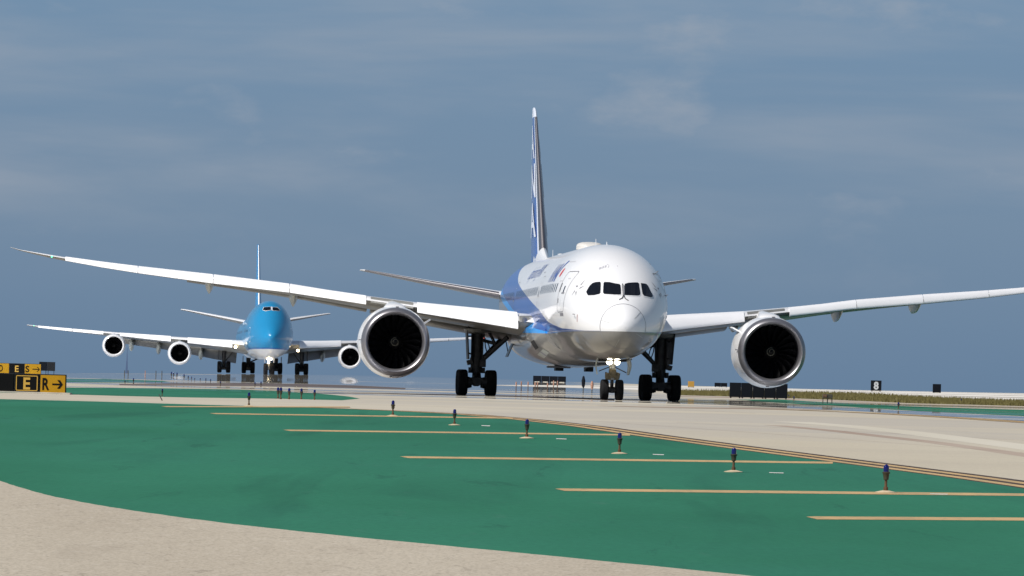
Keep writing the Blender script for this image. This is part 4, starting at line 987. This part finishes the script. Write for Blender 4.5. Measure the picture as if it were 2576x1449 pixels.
# gear
W62 = wheel_mesh('wheel', .80, .58, .5)
for lat, s0, top, kind in ((-5.4, 33, 3.2, 'wing_gear'), (5.4, 33, 3.2, 'wing_gear'), (-1.92, 36.2, 2.2, 'body_gear'), (1.92, 36.2, 2.2, 'body_gear')):
    mb = MB().tube((lat, s0, .7), (lat, s0, top), .26, .32, 14); g = mb.build(kind, [M['steel']], B)
    inn = 1 if lat < 0 else -1
    mb = MB().tube((lat, s0-.95, .62), (lat, s0+.95, .62), .16, .16, 10)
    for d in (-.73, .73): mb.tube((lat-.5, s0+d, .62), (lat+.5, s0+d, .62), .11, .11, 10); mb.tube((lat-.45, s0+d, .62), (lat+.45, s0+d, .62), .22, .22, 10)
    mb.build('bogie_beam', [M['steel']], g)
    for dx in (-.60, .60):
        for d in (-.78, .78): link('wheel', W62, g, Matrix.Translation((lat+dx, s0+d, .80)))
    MB().tube((lat+inn*.1, s0, 1.5), (lat+inn*1.3, s0-.6, top-.1), .10, .10, 8).build('side_brace', [M['steel']], g)
    MB().box((lat-inn*.75, s0+.3, top-.55), (.08, 1.6, 1.5), 0, None, .02).build('gear_door', [M['wing_grey'] if abs(lat) < 3 else M['steel']], g)
g = MB().tube((0, 8, .55), (0, 8, 2.6), .14, .18, 14).build('nose_gear', [M['gear_light']], B)
for dx in (-.46, .46): link('wheel', W62, g, Matrix.Translation((dx, 8, .60)) @ Matrix.Scale(.97, 4))
MB().tube((-.45, 8, .6), (.45, 8, .6), .09, .09, 10).build('axle', [M['steel']], g)
for dx, z in ((-.20, 2.0), (.24, 2.0), (-.12, 1.50)):
    MB().lathe([(-.05, .01), (-.03, .12), (0, .165 if z > 1.8 else .11), (.08, .17 if z > 1.8 else .12)], 'Y', 14, c=(dx, 7.6, z)).build('landing_light', [M['light_warm']], g)
for sg in (-1, 1): MB().box((sg*.62, 8, 1.9), (.06, 1.4, .9), 0, None, .02).build('nose_gear_door', [M['wing_white']], g)

# ================================================================== small things on the field
M['sign_black'] = principled('sign_black_face', (.0025, .0025, .003), .6, spec=.15)
M['sign_yellow'] = grime(principled('sign_yellow_face', (.44, .235, .008), .55, spec=.2), nscale=2, amt=.12)
M['sign_yellow_line'] = principled('sign_yellow_letter', (.55, .33, .05), .5)
M['sign_white'] = principled('sign_white_letter', (.45, .47, .48), .5)
M['sign_frame'] = principled('sign_frame', (.012, .013, .015), .6, spec=.2)
M['lens_blue'] = principled('blue_lens', (.003, .004, .10), .10, coat=.6)
M['stem_tan'] = grime(principled('weathered_stem', (.12, .065, .028), .6), nscale=14, amt=.6)
M['stem_dark'] = grime(principled('dark_fitting', (.055, .050, .030), .5), nscale=14, amt=.5)
M['plate'] = grime(principled('base_plate', (.62, .50, .33), .6), nscale=10, amt=.3)
M['orange'] = principled('orange_marker', (.34, .18, .12), .6)
M['far_dark'] = principled('dark_box_paint', (.003, .005, .009), .7, spec=.15)
M['far_yellow'] = principled('yellow_box_paint', (.45, .25, .04), .6)
M['concrete_foot'] = grime(principled('sign_footing', (.5, .46, .38), .9), nscale=3, amt=.2)

def put_text(parent, body, x, z, h, mat, bold=.02, name='letter', w=None, y=-.0):
    me = new_text_mesh(body, h/.70, extr=.004, bold=bold)
    xs_ = [v.co.x for v in me.vertices]; x0, x1 = min(xs_), max(xs_); k = (w/(x1-x0)) if w else 1
    for v in me.vertices: v.co = Vector(((v.co.x-x0)*k+x, y-v.co.z, v.co.y+z))
    me.materials.append(mat); return link(name, me, parent)
def sign(loc, panels, h, label, zl=.12, depth=.22, grp=None, rz=0., foot=True):
    """panels: (width, face material, text, text material, arrow, border)"""
    W = sum(p[0] for p in panels); r = empty('guidance_sign', loc, rz); tag(r, label, 'sign', grp)
    x = 0
    for wd, face, txt, tm, arrow, border in panels:
        f = MB().box((x+wd/2, 0, zl+h/2), (wd-.02, depth, h), 0, None, .015).build('sign_box', [M['sign_frame']], r)
        MB().box((x+wd/2, -depth/2-.006, zl+h/2), (wd-.06, .012, h-.06), 0).build('sign_face', [face], f)
        yy = -depth/2-.016
        if border:
            b_ = MB(); a = .07; t = .026; x0, x1, z0, z1 = x+a, x+wd-a, zl+.07, zl+h-.07
            for c_, d_ in ((((x0+x1)/2, yy, z0), (x1-x0, .008, t)), (((x0+x1)/2, yy, z1), (x1-x0, .008, t)), ((x0, yy, (z0+z1)/2), (t, .008, z1-z0-t)), ((x1, yy, (z0+z1)/2), (t, .008, z1-z0-t))): b_.box(c_, d_)
            b_.build('border', [tm], f)
        if txt:
            th = h*.60; tw = th*.60
            tx = x+(wd-tw)/2 if not arrow else x+.09
            put_text(f, txt, tx, zl+h*.19, th, tm, .014, 'letter', tw, yy)
        if arrow:
            a = MB(); zc = zl+h*.48; x0, x1 = x+wd*.48, x+wd-.10; t = .05*h/.7
            a.box(((x0+x1-.05)/2, yy, zc), (x1-x0-.05, .008, t*1.15))
            for s2 in (-1, 1):
                a.add([(x1, yy-.004, zc), (x1-.07, yy-.004, zc), (x1-.30*h, yy-.004, zc+s2*.22*h), (x1-.30*h+.09, yy-.004, zc+s2*.22*h)], [(0, 1, 2, 3)] if s2 > 0 else [(0, 3, 2, 1)], 0, False)
            a.build('arrow', [tm], f)
        for lx in (x+.12, x+wd-.12): MB().tube((lx, 0, 0), (lx, 0, zl), .03, .03, 8).build('leg', [M['sign_frame']], f)
        x += wd
    if foot: MB().box((W/2, 0, .02), (W+.3, .7, .06), 0, None, .01).build('footing', [M['concrete_foot']], r)
    return r
def px_scale(D): return F/D     # pixels (of 2576) per metre
# near letter sign
D1 = 163.0
def wx(px, D): d = ray(px, 985); return d.x/d.y*D
k = px_scale(D1); p0 = at(-88, D1)
sign(p0, [(124/k, M['sign_black'], '', M['sign_yellow_line'], False, False), (64/k, M['sign_black'], 'E', M['sign_yellow_line'], False, True), (67/k, M['sign_yellow'], 'R', M['sign_black'], True, False)], 48/k, 'low black and yellow taxiway sign reading E and R with arrow, at left edge', zl=.02, rz=R(-1.0))
D2 = 420.0; k = px_scale(D2); p0 = at(-70, D2); p0.z = EYE-(940-(HY+tan(ROLL)*(40-CX)))/k-.10
z_need = EYE+((HY+tan(ROLL)*(40-CX))-940)/k
gz = hz(p0.x, D2)
sign(Vector((p0.x, D2, gz)), [(50/k, M['sign_black'], 'C', M['sign_yellow_line'], False, False), (42/k, M['sign_yellow'], 'D', M['sign_black'], False, False), (38/k, M['sign_black'], 'E', M['sign_yellow_line'], False, False), (42/k, M['sign_yellow'], 'S', M['sign_black'], True, False)], 26/k, 'smaller farther yellow and black sign with E and S arrow panels, behind the R sign', zl=max(.1, z_need-gz), foot=False)
p0 = at(118, 560); 
sign(Vector((p0.x-.9, 560, hz(p0.x, 560))), [(.85, M['far_dark'], '', M['sign_yellow_line'], False, False), (.85, M['sign_frame'], '', M['sign_yellow_line'], False, False)], .95, 'small dark distant sign just right of the E and S arrow sign', zl=.45, foot=False)
# right-hand signs
def dark_sign(x0, x1, ytop, D, label, txt=None, faces=None, legs=0, mat=None, name='dark_sign', cat='sign', parts=1, zl=None):
    k = px_scale(D); X = wx(x0, D); W = (x1-x0)/k; g = hz(X+W/2, D); yh = HY+tan(ROLL)*((x0+x1)/2-CX); zt = EYE+(yh-ytop)/k
    h = zt-g; zl = (.10*h if zl is None else zl); r = empty(name, (X, D, g)); tag(r, label, cat)
    n = parts
    for i in range(n):
        w_ = W/n; MB().box((w_*(i+.5), 0, zl+(h-zl)/2), (w_-.02, .35, h-zl), 0, None, .02).build('sign_panel', [mat or M['far_dark']], r)
        for lx in (w_*(i+.12), w_*(i+.88)): MB().tube((lx, 0, 0), (lx, 0, zl), .05, .05, 8).build('leg', [M['stem_dark']], r)
        MB().box((w_*(i+.5), 0, .03), (w_*.6, .5, .08), 0).build('footing', [M['concrete_foot']], r)
    if txt: put_text(r, txt, W*.28, zl+(h-zl)*.15, (h-zl)*.70, M['sign_white'], .05, 'number', W*.44, -.19)
    return r
dark_sign(1340, 1423, 946, 640, 'long dark sign panel seen beneath the white airliner fuselage', parts=4, zl=.02)
dark_sign(1835, 1981, 964, 385, 'long black multi-panel sign behind the right engine', parts=5, zl=.08)
dark_sign(2190, 2217, 957, 640, 'square black sign with a white 8 on the right', txt='8')
dark_sign(2346, 2367, 966, 650, 'small plain black box sign on the far right', zl=.05)
dark_sign(1730, 1746, 959, 620, 'small yellow box sign right of the main wheels', mat=M['far_yellow'], zl=.05)
dark_sign(1797, 1829, 963, 660, 'low dark far sign left of the right engine', parts=2, zl=.1)
# flood light frame / cage
X = wx(2082, 330); g = hz(X, 330); r = empty('light_frame', (X, 330, g)); tag(r, 'small brown framed field lamp standing by the grass verge', 'field lamp')
MB().box((0, 0, .42), (.62, .35, .28), 0, None, .05).build('lamp_box', [M['stem_dark']], r); MB().tube((-.30, -.2, .42), (-.05, -.2, .42), .12, .10, 14).build('lamp_head', [M['stem_tan']], r)
for lx in (-.28, 0, .28): MB().tube((lx, 0, 0), (lx, 0, .30), .03, .03, 8).build('leg', [M['stem_dark']], r)
# edge lights
def light_meshes():
    a = MB().lathe([(0, .001), (0, .128), (.010, .13), (.020, .09), (.032, .04), (.032, .001)], 'Z', 28).mesh('base_plate', [M['plate']])
    b = MB().lathe([(.03, .024), (.05, .028), (.075, .026), (.08, .016), (.19, .016)], 'Z', 16, mi=0).mesh('stem', [M['stem_tan']])
    c = MB().lathe([(.165, .020), (.17, .030), (.19, .032), (.235, .036), (.252, .046), (.262, .048), (.268, .040)], 'Z', 20).mesh('fitting', [M['stem_dark']])
    d = MB().lathe([(.267, .034), (.31, .034), (.338, .031), (.354, .022), (.362, .010), (.364, .001)], 'Z', 20).mesh('lens', [M['lens_blue']])
    return a, b, c, d
LM = light_meshes()
def edge_light(p, sc, label, grp, parts=True, rot=0., sx=1.):
    r = empty('edge_light', p, rot); r.scale = (sc*sx, sc*sx, sc); tag(r, label, 'edge light', grp)
    for nm, me in zip(('base_plate', 'stem', 'fitting', 'lens'), LM):
        if nm == 'base_plate' and not parts: continue
        link(nm, me, r)
    return r
near = [(626, 1022, 35), (988, 1047, 40), (1143, 1070, 41), (1325, 1103, 49), (1558, 1142, 54), (1845, 1188, 62), (2228, 1240, 72)]
nl = ['farthest of the tan-lit row on the green island', 'second farthest on the green island, above the second bar', 'third farthest on the green island, between the bars', 'middle one of the row on the green island', 'third nearest on the green island, beside the edge lines', 'second nearest on the green island', 'nearest and largest on the green island, at the right']
for (x, y, h), t in zip(near, nl):
    p = G(x, y); k = F/p.y; edge_light(p, h/k/.364, 'blue-topped taxiway edge light, '+t, 'edge lights along the green island', rot=random.uniform(0, 6), sx=1.08)
    for j in range(2):      # pale ring of the plate's sealing, flush on the green
        pass
far = [(408, 997.5, 17, 'L'), (699, 1005, 31, 'L'), (706, 1007, 33, 'L'), (727, 1007, 31, 'L'), (758, 1007, 30, 'L'), (791, 1008, 28, 'L'), (554, 978, 14, 'M'), (641, 979, 14, 'M'), (656, 981, 16, 'M'), (314, 957, 10, 'M'), (335, 974, 16, 'M')]
ln = {0: 'alone behind the pale strip below the blue jet left engine'}
for i, (x, y, h, z_) in enumerate(far):
    D = {'L': 168 if i else 170, 'M': 330}[z_]; p = at(x, D) if z_ == 'M' else G(x, y)
    k = F/p.y; edge_light(p, max(.25, h/k)/.364, 'dark far edge light, number %s from the left among those behind the pale strip' % (['one', 'seven', 'eight', 'nine', 'ten', 'eleven', 'four', 'five', 'six', 'two', 'three'][i] if False else ['fourth', 'eighth', 'ninth', 'tenth', 'eleventh', 'twelfth', 'fifth', 'sixth', 'seventh', 'first', 'second'][i]), 'edge lights behind the pale strip', False, sx=1.1)
cl_ = [(430, 935, 957), (435.6, 936, 950), (444, 937, 944), (462, 941, 949), (472.6, 945, 953), (481, 947, 961), (489, 950, 958), (503, 951, 959), (517, 951, 962), (529, 953, 963)]
ords = ['first', 'second', 'third', 'fourth', 'fifth', 'sixth', 'seventh', 'eighth', 'ninth', 'tenth']
for i, (x, y0, y1) in enumerate(cl_):
    D = 520-(x-430)*1.2; p = at(x, D); k = F/D; top = EYE+((HY+tan(ROLL)*(x-CX))-y0)/k; hh = max(.35, top-p.z)
    edge_light(p, hh/.364, 'tiny dark far light, %s from the left of the cluster under the blue jet wing' % ords[i], 'far light cluster', False, sx=.9)
for i, (x, y, h) in enumerate([(2260, 1030, 18), (1997, 1010, 13), (1984, 1003, 10), (2418, 1015, 12)]):
    p = G(x, y); k = F/p.y; edge_light(p, h/k/.364, ['dark edge light on the far green island at right', 'dark edge light behind and right of the right engine', 'tiny edge light just behind the right engine', 'dark edge light standing in the dry grass verge'][i], 'far right edge lights', False, sx=1.5)
# orange marker posts under the fuselage
mk = [(1298, 960, 978), (1311, 959, 978), (1328, 960, 978), (1346, 961, 980), (1352, 960, 982), (1377, 963, 985), (1392, 957, 972), (1402, 958, 980)]
for i, (x, y0, y1) in enumerate(mk):
    D = 400+(i % 3)*14; p = at(x, D); k = F/D; top = EYE+((HY+tan(ROLL)*(x-CX))-y0)/k; h = max(.3, top-p.z)
    r = empty('marker_post', p); tag(r, 'thin orange marker post, %s from the left under the fuselage' % ords[i], 'marker post', 'orange marker posts')
    MB().tube((0, 0, 0), (0, 0, h*.8), .035, .03, 8).build('post', [M['stem_tan']], r); MB().lathe([(h*.55, .03), (h*.62, .055), (h*.95, .05), (h, .02)], 'Z', 10).build('cap', [M['orange']], r)
# dark windsock-like marker by the nose gear and red one
for x, y0, mt, lb, wd in ((1467, 945, M['far_dark'], 'slim dark upright marker left of the nose gear', .32), (1489, 958, M['orange'], 'small reddish marker just left of the nose wheels', .26), (1683, 963, M['sign_yellow_line'], 'small pale orange marker between nose and right wheels', .5)):
    D = 430; p = at(x, D); k = F/D; h = max(.4, EYE+((HY+tan(ROLL)*(x-CX))-y0)/k-p.z); r = empty('upright_marker', p); tag(r, lb, 'marker')
    MB().tube((0, 0, 0), (0, 0, h*.4), .04, .04, 8).build('post', [M['stem_dark']], r); MB().lathe([(h*.25, .03), (h*.4, wd*.4), (h*.7, wd*.5), (h*.95, wd*.25), (h, .01)], 'Z', 12).build('body', [mt], r)
# red-white frames and poles far left
for i, (x, y0) in enumerate(((312, 935), (364, 935), (391, 936), (406, 938), (321, 932))):
    D = 600; p = at(x, D); k = F/D; h = max(.5, EYE+((HY+tan(ROLL)*(x-CX))-y0)/k-p.z); r = empty('thin_pole', p); tag(r, 'thin faint pole far left under the blue jet wing, %s from the left' % {312: 'first', 321: 'second', 364: 'third', 391: 'fourth', 406: 'fifth'}[x], 'pole', 'thin far poles')
    MB().tube((0, 0, 0), (0, 0, h), .05, .04, 8).build('pole', [M['stem_dark'] if i != 1 else M['orange']], r)
# hazy sail far out on the bay
X = wx(317, 2600); r = empty('sailing_boat', (X, 2600, -2.6)); tag(r, 'hazy grey-blue sailing boat far out on the bay, below the left jet engine', 'boat')
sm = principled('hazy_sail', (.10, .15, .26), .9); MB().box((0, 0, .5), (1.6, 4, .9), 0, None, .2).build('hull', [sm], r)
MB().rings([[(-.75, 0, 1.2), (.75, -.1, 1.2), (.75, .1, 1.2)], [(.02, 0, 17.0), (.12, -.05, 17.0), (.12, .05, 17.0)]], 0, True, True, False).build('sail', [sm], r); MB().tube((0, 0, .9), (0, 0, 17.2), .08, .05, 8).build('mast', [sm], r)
# dry grass blades on the verge
def grass_blades():
    vs, fs = [], []; rr = random.Random(5)
    top = [(1700, 984), (1900, 986), (2150, 989), (2300, 998), (2430, 1004), (2576, 1010), (2800, 1020)]; bot = [(1700, 994), (1900, 999), (2100, 1006), (2300, 1015), (2430, 1018), (2576, 1022), (2800, 1032)]
    cache = {}
    for i in range(26):
        for j in range(9):
            x = 1700+i*42; yt, yb = lerp(top, x), lerp(bot, x); cache[i, j] = G(x, yt+(yb-yt)*j/8)
    for _ in range(15000):
        u = rr.random()*24.99; v = rr.random()*7.99; i, j = int(u), int(v); a, b = u-i, v-j
        p = cache[i, j]*(1-a)*(1-b)+cache[i+1, j]*a*(1-b)+cache[i, j+1]*(1-a)*b+cache[i+1, j+1]*a*b
        h = rr.uniform(.08, .34); w_ = rr.uniform(.02, .05); t = rr.uniform(-.12, .12); k = len(vs); z = hz(p.x, p.y)
        vs += [(p.x-w_, p.y, z), (p.x+w_, p.y, z), (p.x+t, p.y+rr.uniform(-.1, .1), z+h)]; fs.append((k, k+1, k+2))
    m = principled('dry_grass_blades', (.20, .175, .07), .9, spec=.1); m = grime(m, nscale=.4, amt=.45)
    tag(MB().add(vs, fs, 0, False).build('dry_grass', [m]), 'dry brown grass growing on the far verge', kind='stuff')
grass_blades()
